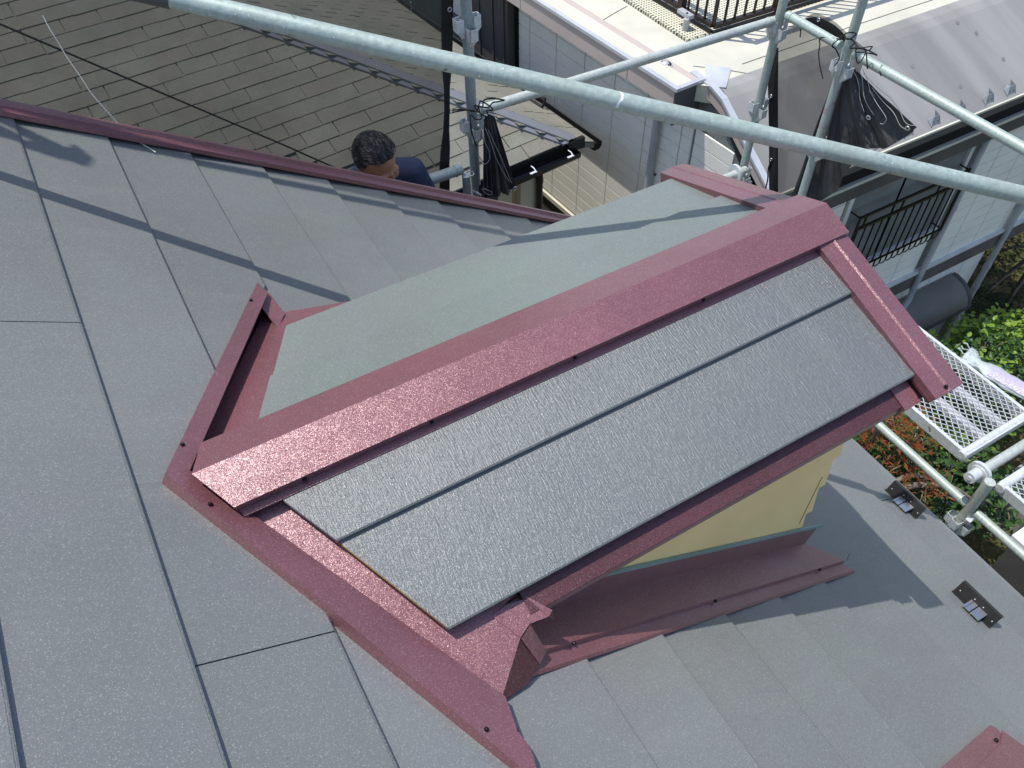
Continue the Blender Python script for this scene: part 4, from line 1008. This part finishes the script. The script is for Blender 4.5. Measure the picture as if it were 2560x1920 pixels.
rz = math.atan2(-WD.y, -WD.x)           # local +x runs from far to near along the wall
jw, jh = .477, .1385
ts = [.0, .143] + [.143 + jw*i for i in range(1, 6)] + [2.74]
zs = [-3.66, -4.046] + [-4.185 - jh*i for i in range(0, 13)]
zs = [-3.66, -3.769, -3.9075, -4.046] + [-4.185 - jh*i for i in range(0, 13)]
for t0, t1 in zip(ts[:-1], ts[1:]):
    for z1, z0 in zip(zs[:-1], zs[1:]):
        inst(spanel(t1-t0-.009, z1-z0-.005), 'siding_panel', wh, WS(t1-.0045, z0, -.012), (0, 0, rz))
# forward part of the same wall, under the sloping gable trim
gz = lambda y: lerp(-3.70, -4.12, max(0, min(1, (4.40-y)/.74)))
tsf = [-.74, -.50, -.02]
for t0, t1 in zip(tsf[:-1], tsf[1:]):
    for z1, z0 in zip(zs[:-1], zs[1:]):
        if z1 > gz(4.68+t0)-.02: continue
        inst(spanel(t1-t0-.009, z1-z0-.005), 'siding_panel', wh, WS(t1-.0045, z0, -.012), (0, 0, rz))
for z0 in [zs[-1] - .055]:
    wbox('ledge', M['deck'], -.76, 2.75, z0-.02, z0+.035, -.02, .03)
wbox('shaded_lower_wall', M['belt'], -.76, 7.5, -GZ, zs[-1]-.08, -.02, -.006)  # dark wall colour stands in for the shadow of the house next door
# dark clad bay further back
wbox('dark_bay', M['darkgrey'], 2.80, 3.62, -6.2, -3.72, -.02, .10)
for t0 in (2.86, 3.08, 3.36): wbox('bay_batten', M['darkgrey'], t0, t0+.02, -6.2, -3.74, .10, .115)
wbox('bay_gap', M['blackmatte'], 2.745, 2.80, -6.2, -3.70, -.02, .012)
MB().tube([WS(3.05, -3.73, .17), WS(3.75, -3.73, .17)], .04, 10).build('bay_gutter', M['pinkstain'], wh)
for i in range(5): inst(spanel(.45, .1335), 'siding_panel', wh, WS(4.15, -3.9-.1385*i, -.012), (0, 0, rz))
# parapet: band that overhangs the side wall
wbox('parapet', M['parapet'], .02, 7.5, -3.655, -3.485, -.012, .285)
wbox('parapet_drip', M['belt'], .02, 7.5, -3.70, -3.657, -.012, .20)
wbox('parapet_end', M['darkgrey'], .000, .018, -3.80, -3.487, -.010, .284)
for t0 in (.62, 2.28): wbox('parapet_joint', M['joint'], t0, t0+.006, -3.652, -3.49, .284, .2865)
wbox('cap', M['capmetal'], -.012, 7.5, -3.484, -3.455, .255, .300)
wbox('cap', M['capmetal'], -.014, .030, -3.483, -3.456, -.02, .250)
# terrace
wbox('deck_edge', M['deck'], .031, 7.5, -3.520, -3.462, .09, .254)
m = MB(); m.slab([WS(.04, -3.492, .088), V(4.56, 4.56, -3.492), V(11, 4.56, -3.492), V(11, 11.5, -3.492), WS(6.8, -3.492, .088)], (0, 0, .15)); m.build('terrace', M['deck'], wh)
m = MB(); m.tube(smooth([WS(.45, -3.490, .075), WS(1.2, -3.490, .07), WS(2.2, -3.490, .078), WS(4, -3.490, .07)]), .006, 5); m.build('sealant_line', M['pinkstain'], wh)
m = MB(); m.slab([V(4.50, 4.60, -3.480), V(4.62, 4.50, -3.480), V(4.86, 4.72, -3.480), V(4.72, 4.90, -3.480)], (0, 0, .01)); m.build('membrane_patch', M['capmetal'], wh)
for a, b in ((V(4.95, 4.57, -3.488), V(4.62, 4.93, -3.488)), (V(5.0, 4.74, -3.488), V(7.5, 4.74, -3.488)), (V(4.36, 6.0, -3.488), V(4.80, 6.15, -3.488))):
    MB().tube(smooth([a, lerp(a, b, .5)+Vector((.01, .01, 0)), b]), .003, 4).build('membrane_seam', M['joint'], wh)
# roof drain with a slotted dome
d0 = V(4.42, 5.06, -3.488)
dr = MB().tube([d0, d0+Vector((0, 0, .010))], .066, 20).build('drain', M['capmetal'], wh)
m = MB(); m.ball(d0 + Vector((0, 0, .008)), .040, .040, .030, nu=16, nv=8); m.build('drain_dome', M['capmetal'], dr)
for i in range(12):
    a_ = 2*math.pi*i/12; u = Vector((math.cos(a_), math.sin(a_), 0)); MB().tube([d0 + u*.036 + Vector((0, 0, .026)), d0 + u*.055 + Vector((0, 0, .012))], .0045, 5).build('drain_slot', M['blackmatte'], dr)
# perforated mat
ma = ybox('terrace_mat', M['mat'], 4.86, 11, 5.30, 9.5, -3.49, -3.462)
m = MB()
for i in range(90):
    y = 5.30 + i*.045; m.aabb(4.835, 4.860, y, y+.030, -3.49, -3.466)
for i in range(60):
    x = 4.86 + i*.045; m.aabb(x, x+.030, 5.275, 5.300, -3.49, -3.466)
m.build('mat_edge', M['mat'], ma, kind='stuff')
# railing
def railing(p, q, posts):
    p, q = Vector(p), Vector(q); d = (q-p); L = d.length; d.normalize(); s = Vector((-d.y, d.x, 0)); z = Vector((0, 0, 1))
    m = MB(); c = (p+q)/2; m.box(c + z*.075, d*L/2, s*.022, z*.018); r = m.build('railing', M['brownblack'], wh)
    MB().box(c + z*.02, d*L/2, s*.014, z*.012).build('lower_rail', M['brownblack'], r)
    MB().box(c + z*1.08, d*L/2, s*.030, z*.020).build('top_rail', M['brownblack'], r)
    bm = MB(); bm.box((0, 0, .50), (.0085, 0, 0), (0, .0085, 0), (0, 0, .49)); bme = mesh_only(bm, 'baluster', M['brownblack'])
    n = int(L/.111)
    for i in range(n+1): inst(bme, 'baluster', r, p + d*(i*L/n) + z*.075, (0, 0, math.atan2(d.y, d.x)))
    for t in posts: MB().box(p + d*t + z*.56, d*.030, s*.030, z*.52).build('railing_post', M['brownblack'], r)
    return r
rA = railing(V(5.08, 5.26, -3.46), V(4.93, 8.6, -3.46), (.42, 2.2))
rB = railing(V(5.08, 5.24, -3.46), V(10.4, 5.20, -3.46), (.74, 2.4, 4.2))
m = MB(); m.tube([V(4.93, 5.44, -3.47), V(4.93, 5.44, -3.36)], .030, 12); m.box(V(4.96, 5.50, -3.345), (.028, 0, 0), (0, .085, 0), (0, 0, .016)); m.build('railing_foot', M['bluepipe'], rA)
MB().ball(V(4.95, 5.47, -3.328), .011, nu=8, nv=5).build('foot_bolt', M['screw'], rA)
# skirt roof
m = MB(); pr = [(4.60, -3.486), (4.50, -3.495), (4.42, -3.530), (3.665, -4.015)]
m.strip([V(4.585, y, z) for y, z in pr], [V(11, y, z) for y, z in pr]); sk = m.build('skirt_roof', M['slope'], wh)
rs = random.Random(5)
for x, y in ((6.55, 4.18), (6.95, 3.90), (7.45, 4.25), (7.60, 3.98), (7.30, 4.38)):
    z = lerp(-3.530, -4.015, (4.42-y)/.755); nrm_ = Vector((0, -.485, .755)).normalized(); c = V(x, y, z) + nrm_*.0015
    MB().tube([c, c + nrm_*.0006], .022, 14).build('round_patch', M['darkpatch'], sk)
m = MB()
tr = [(4.84, -3.50), (4.56, -3.505), (4.42, -3.545), (3.66, -4.03)]; bo = [(4.84, -3.60), (4.55, -3.61), (4.41, -3.65), (3.66, -4.13)]
m.strip([V(4.525, y, z) for y, z in bo], [V(4.525, y, z) for y, z in tr]); m.strip([V(4.525, y, z) for y, z in tr], [V(4.60, y, z+.004) for y, z in tr]); m.add([V(4.525, 3.66, -4.03), V(4.6, 3.66, -4.03), V(4.6, 3.66, -4.13), V(4.525, 3.66, -4.13)], [(0, 1, 2, 3), (3, 2, 1, 0)])
m.build('gable_trim', M['parapet'], wh)
m = MB(); m.strip([V(4.515, y, z+.002) for y, z in tr], [V(4.515, y, z+.030) for y, z in tr]); m.strip([V(4.515, y, z+.030) for y, z in tr], [V(4.575, y, z+.030) for y, z in tr]); m.strip([V(4.575, y, z+.030) for y, z in tr], [V(4.575, y, z-.0) for y, z in tr])
m.build('gable_cap', M['capmetal'], wh)
for x in (5.70, 6.06, 6.40, 6.73, 7.11, 7.41, 7.74):
    m = MB(); zb_ = -3.985; b0 = [V(x, 3.715, zb_), V(x+.112, 3.715, zb_), V(x+.112, 3.70, zb_+.0), V(x, 3.70, zb_)]
    m.hexa([V(x, 3.70, -3.99), V(x+.115, 3.70, -3.99), V(x+.115, 3.704, -3.99), V(x, 3.704, -3.99)], [V(x+.03, 3.73, -3.925), V(x+.115, 3.73, -3.925), V(x+.115, 3.734, -3.925), V(x+.03, 3.734, -3.925)])
    m.hexa([V(x+.111, 3.69, -3.99), V(x+.115, 3.69, -3.99), V(x+.115, 3.77, -3.945), V(x+.111, 3.77, -3.945)], [V(x+.111, 3.725, -3.925), V(x+.115, 3.725, -3.925), V(x+.115, 3.79, -3.90), V(x+.111, 3.79, -3.90)])
    m.hexa([V(x-.0, 3.69, -3.99), V(x+.004, 3.69, -3.99), V(x+.004, 3.75, -3.955), V(x, 3.75, -3.955)], [V(x+.03, 3.725, -3.925), V(x+.034, 3.725, -3.925), V(x+.034, 3.76, -3.915), V(x+.03, 3.76, -3.915)])
    o = m.build('snow_stop', M['stop'], sk)
    for dx in (.042, .09): MB().ball(V(x+dx, 3.709, -3.965), .0045, nu=6, nv=4).build('stop_screw', M['screw'], o)
# eave bands
ybox('eave_lip', M['deck'], 4.56, 11, 3.652, 3.672, -4.034, -4.012)
ybox('eave_fascia', M['darkgrey'], 4.56, 11, 3.660, 3.700, -4.115, -4.035)
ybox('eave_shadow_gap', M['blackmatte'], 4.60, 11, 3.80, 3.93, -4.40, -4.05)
ybox('gutter_lip', M['deck'], 4.56, 11, 3.765, 3.80, -4.420, -4.385)
ybox('gutter_face', M['darkgrey'], 4.56, 11, 3.772, 3.90, -4.575, -4.421)
# front siding, window cut out
fx = [4.60, 5.02, 5.46, 5.90]; wx0, wx1 = 5.95, 7.66
fxr = [7.80, 8.215, 8.665, 9.115, 9.565, 10.0]
fz = [-4.60 - .150*i for i in range(0, 13)]
rf = 0.0
for xs, zr_ in ((fx, fz), (fxr, fz), ([5.95, 6.40, 6.83, 7.26, 7.66], [z for z in fz if z < -5.70])):
    for x0, x1 in zip(xs[:-1], xs[1:]):
        for z1, z0 in zip(zr_[:-1], zr_[1:]):
            inst(spanel(x1-x0-.009, z1-z0-.006), 'siding_panel', wh, V(x0, 3.912, z0))
for x0, x1 in zip([4.60, 5.2, 5.8, 6.4, 7.0, 7.6, 8.2, 8.8], [5.2, 5.8, 6.4, 7.0, 7.6, 8.2, 8.8, 9.2]):
    for i in range(6): inst(spanel(x1-x0-.009, .144), 'siding_panel', wh, V(x0, 3.95, -6.66-.150*(i+1)))
ybox('belt_lip', M['whiteframe'], 4.60, 11, 3.855, 3.94, -6.425, -6.390)
ybox('belt_course', M['belt'], 4.60, 11, 3.870, 3.96, -6.655, -6.426)
# window with bars
wi = ybox('window', M['glass'], 6.72, 7.60, 3.935, 3.945, -5.70, -4.64)
ybox('window_recess', M['blackmatte'], 6.72, 7.62, 3.946, 3.99, -5.74, -4.60, wi)
ybox('left_pane', M['curtain'], 5.98, 6.70, 3.925, 3.933, -5.70, -4.64, wi)
ybox('mullion', M['iron'], 6.38, 6.415, 3.918, 3.924, -5.70, -4.64, wi)
ybox('mullion', M['iron'], 6.70, 6.735, 3.912, 3.924, -5.70, -4.64, wi)
ybox('jamb', M['whiteframe'], 7.605, 7.665, 3.880, 3.935, -5.76, -4.60, wi)
ybox('jamb', M['whiteframe'], 5.92, 5.975, 3.880, 3.935, -5.76, -4.60, wi)
ybox('sill', M['whiteframe'], 5.92, 7.665, 3.870, 3.935, -5.79, -5.745, wi)
ybox('timber_interior', M['wood'], 7.06, 7.20, 3.930, 3.934, -5.28, -4.86, wi)
gr = ybox('window_grille', M['iron'], 6.02, 7.56, 3.772, 3.790, -4.91, -4.885)
ybox('grille_rail', M['iron'], 6.02, 7.56, 3.770, 3.792, -5.055, -5.025, gr)
ybox('grille_rail', M['iron'], 6.02, 7.56, 3.772, 3.790, -5.66, -5.645, gr)
for x in (6.10, 6.62, 7.14): ybox('grille_spacer', M['iron'], x, x+.024, 3.776, 3.788, -5.025, -4.91, gr)
bme = mesh_only(MB().box((0, 0, -.31), (.006, 0, 0), (0, .006, 0), (0, 0, .31)), 'grille_bar', M['iron'])
for i in range(14): inst(bme, 'grille_bar', gr, V(6.05+i*.1145, 3.781, -5.04))
rme = mesh_only(MB().ring((0, 0, 0), (0, 1, 0), .052, .0065, 16, 5), 'grille_ring', M['iron'])
for i in range(17): inst(rme, 'grille_ring', gr, V(6.08+i*.0885, 3.781, -5.705))
for x in (6.02, 7.56):
    MB().tube([V(x, 3.781, -4.90), V(x, 3.90, -4.90)], .008, 6).build('grille_arm', M['iron'], gr); MB().tube([V(x, 3.781, -5.65), V(x, 3.90, -5.65)], .008, 6).build('grille_arm', M['iron'], gr)
    MB().box(V(x, 3.781, -5.28), (.011, 0, 0), (0, .009, 0), (0, 0, .40)).build('grille_end', M['iron'], gr)
# downpipes
def dpipe(pts, r, collars):
    o = MB().tube(pts, r, 12).build('downpipe', M['bluepipe'], wh)
    for c in collars: MB().tube([Vector(c), Vector(c)+Vector((0, 0, .05))], r+.006, 12).build('pipe_collar', M['bluepipe'], o)
dpipe([V(7.73, 3.845, -4.58), V(7.73, 3.845, -6.72), V(7.70, 3.82, -6.80), V(7.40, 3.72, -6.93)], .036, [V(7.73, 3.845, -6.70), V(7.73, 3.845, -5.5)])
dpipe([V(9.24, 3.845, -4.58), V(9.24, 3.845, -GZ)], .040, [V(9.24, 3.845, -7.0), V(9.24, 3.845, -7.35), V(9.24, 3.845, -6.1)])
MB().tube([WS(.42, -5.66, .05), WS(.42, -3.72, .05)], .034, 12).build('downpipe', M['bluepipe'], wh)
ybox('dark_line', M['black'], 9.30, 11, 3.885, 3.899, -6.02, -5.99)
# barrel awning over the side door
m = MB(); ar = [(3.92, -6.88), (3.86, -6.875), (3.76, -6.895), (3.66, -6.945), (3.585, -7.02), (3.545, -7.115), (3.54, -7.145)]
m.strip([V(6.9, y, z) for y, z in ar], [V(8.64, y, z) for y, z in ar], True)
aw = m.build('awning', M['awning'], wh)
m = MB(); m.add([V(8.642, y, z) for y, z in ar] + [V(8.642, 3.92, -7.145)], [tuple(range(8)), tuple(range(7, -1, -1))])
m.strip([V(8.60, y-.004, z+.006) for y, z in ar], [V(8.655, y-.004, z+.006) for y, z in ar]); m.build('awning_end', M['darkgrey'], aw)
MB().aabb(6.9, 8.66, 3.530, 3.556, -7.185, -7.13).build('awning_edge', M['darkgrey'], aw)
# ================================================================== GARDEN
lg = random.Random(21)
def leafmesh(name, L, W, mat, fold=.25):
    m = MB(); 
    m.add([Vector((0, 0, 0)), Vector((W*.42, L*.30, L*fold*.3)), Vector((W*.40, L*.62, L*fold*.25)), Vector((0, L, -L*.06)), Vector((-W*.40, L*.62, L*fold*.25)), Vector((-W*.42, L*.30, L*fold*.3)), Vector((0, L*.5, 0))],
          [(0, 1, 6), (1, 2, 6), (2, 3, 6), (3, 4, 6), (4, 5, 6), (5, 0, 6)])
    return mesh_only(m, name, mat)
def rnd_rot(up=.6):
    e = Euler((lg.uniform(-.7, .7)*up*1.6, lg.uniform(-.7, .7)*up*1.6, lg.uniform(0, 6.283))); return e
def addleaf(m, p, L, W, rot, fold=.25):
    Q = rot.to_matrix()
    vs = [Vector((0, 0, 0)), Vector((W*.45, L*.45, L*fold*.3)), Vector((0, L, -L*.05)), Vector((-W*.45, L*.45, L*fold*.3))]
    m.add([p + Q @ v for v in vs], [(0, 1, 2), (0, 2, 3)])
def clump_pts(lobes, n, shell=.55):
    out = []
    for _ in range(n):
        c, r = lobes[lg.randrange(len(lobes))]
        d = Vector((lg.gauss(0, 1), lg.gauss(0, 1), lg.gauss(0, 1))).normalized(); k = shell + (1-shell)*lg.random()
        p = Vector(c) + Vector((d.x*r[0], d.y*r[1], d.z*r[2]))*k*(1 + .25*noise.noise(d*2.2 + Vector(c)))
        out.append((p, d))
    return out
def bush(name, label, cat, base, lobes, n, L, W, mat, matp=None, parts=0, group=None, trunk=.03, rosette=0):
    t = thing(name, label, cat, base, group)
    # stems
    for c, r in lobes:
        c = Vector(c); b0 = Vector(base) + Vector((lg.uniform(-.08, .08), lg.uniform(-.08, .08), 0))
        mid = lerp(b0, c, .55) + Vector((lg.uniform(-.12, .12), lg.uniform(-.12, .12), .05))
        m = MB(); m.tube(smooth([b0, mid, c + Vector((0, 0, r[2]*.5))]), trunk, 7, True, trunk*.35); o = m.build('stem', M['bark'], t)
        m = MB()
        for _ in range(6):
            d = Vector((lg.gauss(0, 1), lg.gauss(0, 1), abs(lg.gauss(0, .7)))).normalized(); q = c + Vector((d.x*r[0], d.y*r[1], d.z*r[2]))*.85
            MB().tube(smooth([lerp(mid, c, lg.uniform(.2, .9)), lerp(c, q, .5) + Vector((0, 0, .04)), q]), trunk*.35, 5, True, trunk*.12).build('branch', M['bark'], t)
    m = MB()
    for p, d in clump_pts(lobes, n):
        s = lg.uniform(.65, 1.2)
        if rosette:
            for k in range(rosette):
                a_ = 6.283*k/rosette + lg.random()*.5; addleaf(m, p, L*s, W*s, Euler((lg.uniform(.1, .8), 0, a_)), .3)
        else: addleaf(m, p, L*s, W*s, rnd_rot(), .3)
    m.build('crown', mat, t, kind='stuff')
    if parts:
        lm = [leafmesh('leaf', L*f, W*f, matp or mat) for f in (1.0, 1.25, .85)]
        k = 0
        for p, d in clump_pts(lobes, parts*3, .95):
            if d.z < .05: continue
            inst(lm[k % 3], 'leaf', t, p, rnd_rot(.5)); k += 1
            if k >= parts: break
    return t
B3 = lambda *a: V(*a)
bush('leafy_shrub', 'bright green leafy shrub between the awning and the scaffold deck', 'shrub', V(7.5, 2.6, -GZ),
     [(V(7.15, 3.05, -6.95), (.38, .36, .36)), (V(7.85, 2.80, -6.95), (.50, .36, .42)), (V(7.3, 2.45, -6.95), (.45, .42, .45)), (V(7.95, 2.25, -7.35), (.50, .40, .45)), (V(7.0, 2.15, -7.5), (.40, .40, .40))], 2600, .085, .058, M['leafdark'], M['leafbright'], 298)
bush('yellow_green_shrub', 'yellow green shrub top lit by the sun behind the plastic wrapped bundle', 'shrub', V(8.6, 2.9, -GZ),
     [(V(8.45, 2.95, -7.02), (.45, .30, .30)), (V(8.9, 2.65, -7.25), (.5, .35, .4)), (V(8.2, 3.1, -7.1), (.3, .3, .25))], 1600, .07, .05, M['leafbright'], M['leafbright'], 160)
bush('red_tipped_shrub', 'shrub with orange red young leaves just beyond the gable corner', 'shrub', V(5.85, 2.35, -GZ),
     [(V(5.62, 2.52, -6.55), (.30, .22, .28)), (V(5.95, 2.28, -6.62), (.30, .26, .28)), (V(5.50, 2.18, -6.95), (.34, .30, .30)), (V(5.95, 1.95, -7.1), (.30, .28, .30))], 210, .075, .022, M['leafred'], M['leafred'], 90, rosette=5)
bush('glossy_shrub', 'dark glossy leaved shrub under the scaffold deck', 'shrub', V(6.5, 2.0, -GZ),
     [(V(6.25, 2.45, -7.2), (.50, .40, .45)), (V(6.6, 2.0, -7.4), (.45, .45, .45)), (V(5.9, 2.35, -7.35), (.5, .5, .45)), (V(6.3, 1.75, -7.7), (.42, .35, .4)), (V(5.4, 2.45, -7.2), (.35, .4, .35)), (V(7.1, 1.6, -7.8), (.5, .4, .4))], 2300, .10, .06, M['leafdark'], M['leafdark'], 120)
bush('olive_shrub', 'low olive green shrub at the right edge beside the roof eave', 'shrub', V(7.3, .95, -GZ),
     [(V(7.35, .70, -8.75), (.55, .45, .35)), (V(7.0, 1.05, -8.85), (.35, .3, .25)), (V(7.7, .45, -8.8), (.5, .4, .3)), (V(6.9, .45, -8.85), (.4, .4, .3))], 2600, .06, .04, M['leafolive'], M['leafolive'], 60)
# pine at the corner of the white house
def pine(label, base, H_, lobes, n):
    t = thing('pine_tree', label, 'pine tree', base)
    b0 = Vector(base); tp_ = b0 + Vector((.15, -.1, H_))
    tr_ = MB().tube(smooth([b0, lerp(b0, tp_, .4) + Vector((.10, .05, 0)), lerp(b0, tp_, .75) + Vector((-.06, .05, 0)), tp_]), .09, 9, True, .03).build('trunk', M['bark'], t)
    for c, r in lobes:
        c = Vector(c); MB().tube(smooth([lerp(b0, tp_, lg.uniform(.55, .9)), lerp(b0 + Vector((0, 0, H_*.8)), c, .6), c]), .028, 6, True, .01).build('limb', M['bark'], t)
    m = MB()
    for p, d in clump_pts(lobes, n, .45):
        for k in range(7):
            dd = Vector((lg.gauss(0, .8), lg.gauss(0, .8), lg.uniform(.1, 1))).normalized(); s = dd.orthogonal().normalized()*.0026; L = lg.uniform(.05, .085)
            m.add([p - s, p + s, p + dd*L], [(0, 1, 2)])
    m.build('crown', M['needle'], t, kind='stuff'); return t
pine('dark pine tree beside the corner of the white house', V(10.6, 3.9, -GZ), 2.6,
     [(V(10.1, 4.15, -7.35), (.5, .4, .25)), (V(10.7, 3.75, -7.1), (.6, .5, .28)), (V(11.2, 4.3, -6.9), (.6, .5, .3)), (V(10.2, 3.4, -7.9), (.6, .5, .28)), (V(11.1, 3.4, -7.6), (.7, .5, .3)), (V(9.7, 3.9, -7.9), (.4, .35, .22)), (V(10.6, 4.6, -6.6), (.5, .4, .25)), (V(11.7, 3.9, -7.9), (.6, .5, .3)), (V(9.9, 3.6, -8.2), (.5, .4, .3)), (V(10.4, 4.1, -8.1), (.6, .5, .35))], 5600)
pine('dark conifer at the right edge behind the bright shrub', V(10.9, 2.6, -GZ), 2.0,
     [(V(10.5, 2.9, -7.9), (.5, .4, .28)), (V(11.0, 2.4, -7.8), (.6, .5, .3)), (V(11.4, 3.0, -7.5), (.5, .5, .3)), (V(10.3, 2.4, -8.3), (.5, .4, .25)), (V(9.8, 2.9, -8.5), (.5, .4, .3))], 2600)
# gnarled branch lying over the wall foot
m = MB(); m.tube(smooth([V(5.55, 2.02, -7.05), V(5.78, 1.99, -7.02), V(6.02, 1.90, -7.06), V(6.25, 1.76, -7.12), V(6.45, 1.60, -7.3)]), .040, 8, True, .02); m.tube(smooth([V(5.58, 2.10, -6.98), V(5.80, 2.06, -6.93), V(5.98, 1.96, -6.97)]), .032, 8, True, .016)
m.tube(smooth([V(6.45, 1.60, -7.3), V(6.6, 1.55, -8.2), V(6.55, 1.6, -9.25)]), .05, 8, True, .06)
o = m.build('branch', M['bark']); o['label'] = 'gnarled grey branch bending below the red tipped shrub'; o['category'] = 'branch'
# concrete blocks and a garden path
for x, y, z, w_, d_, h_, lab in ((7.55, 2.15, -8.9, .55, .28, .30, 'pale concrete block half hidden under the glossy shrub'), (8.6, 1.7, -9.0, .5, .30, .25, 'grey concrete block in the shade under the scaffold deck')):
    m = MB(); c = .02; m.hexa([V(x-w_, y-d_, z-h_), V(x+w_, y-d_, z-h_), V(x+w_, y+d_, z-h_), V(x-w_, y+d_, z-h_)], [V(x-w_+c, y-d_+c, z+h_), V(x+w_-c, y-d_+c, z+h_), V(x+w_-c, y+d_-c, z+h_), V(x-w_+c, y+d_-c, z+h_)])
    o = m.build('concrete_block', M['concrete']); o['label'] = lab; o['category'] = 'block'
# plastic wrapped bundle resting on the shrub
t = thing('plastic_bundle', 'clear plastic wrapped bundle with a lilac sleeve lying on the bright shrub', 'plastic bag', V(7.1, 2.3, -6.45))
ax0, ax1 = V(6.98, 2.65, -6.33), V(7.18, 1.82, -6.36); dx = (ax1-ax0).normalized(); sx = dx.cross(Vector((0, 0, 1))).normalized()
m = MB(); vs = []; nu, nv = 18, 26
for j in range(nv+1):
    v = j/nv; wdt = .105 + .05*math.exp(-((v-.02)/.10)**2) - .055*math.exp(-((v-.20)/.07)**2)
    for i in range(nu):
        a_ = 6.283*i/nu; k = 1 + .22*noise.noise(Vector((math.cos(a_)*1.6, math.sin(a_)*1.6, v*7))) + .10*math.sin(a_*5 + v*4)
        vs.append(lerp(ax0, ax1, v) + sx*math.cos(a_)*wdt*k + Vector((0, 0, math.sin(a_)*.045*k)))
fs = [(j*nu+i, j*nu+(i+1) % nu, (j+1)*nu+(i+1) % nu, (j+1)*nu+i) for j in range(nv) for i in range(nu)]
m.add(vs, fs, True); m.build('film', M['clear'], t)
m = MB(); vs = []
for j in range(15):
    v = .34 + .66*j/14
    for i in range(9):
        a_ = .45 + 1.5*i/8; vs.append(lerp(ax0, ax1, v) + sx*math.cos(a_)*.112 + Vector((0, 0, math.sin(a_)*.056 + .006*noise.noise(Vector((i*.5, j*.6, 0))))))
m.add(vs, [(j*9+i, j*9+i+1, (j+1)*9+i+1, (j+1)*9+i) for j in range(14) for i in range(8)], True); m.build('lilac_sleeve', M['lilac'], t)
for q in range(5):
    vs = []; off = lg.uniform(-.08, .08)
    m = MB(); A = []; B = []
    for j in range(8):
        v = -.10 + .26*j/7; c = lerp(ax0, ax1, v) + sx*(off*(1.5 - v*3) + (q-2)*.022) + Vector((0, 0, .03 + .02*math.sin(j*1.7+q))); A.append(c - sx*.016*(1.2-j*.09)); B.append(c + sx*.016*(1.2-j*.09) + Vector((0, 0, .012)))
    m.strip(A, B, True); m.build('film_frill', M['clear'], t)
# white topped box below the second deck
t = thing('storage_box', 'box with a bright white lid in the corner under the right deck', 'box', V(6.35, 1.0, -7.9))
MB().aabb(6.12, 6.75, .45, 1.02, -9.2, -6.92).build('box_body', M['darkgrey'], t)
MB().aabb(6.08, 6.79, .41, 1.06, -6.919, -6.88).build('lid', M['white'], t)
# fallen leaves
m = MB()
for _ in range(1600):
    x = lg.uniform(5.2, 9.5); y = lg.uniform(.2, 3.4); addleaf(m, V(x, y, -9.10 + .02*lg.random()), .07, .04, rnd_rot(.5))
o = m.build('leaf_litter', M['leafolive'], None, kind='stuff')
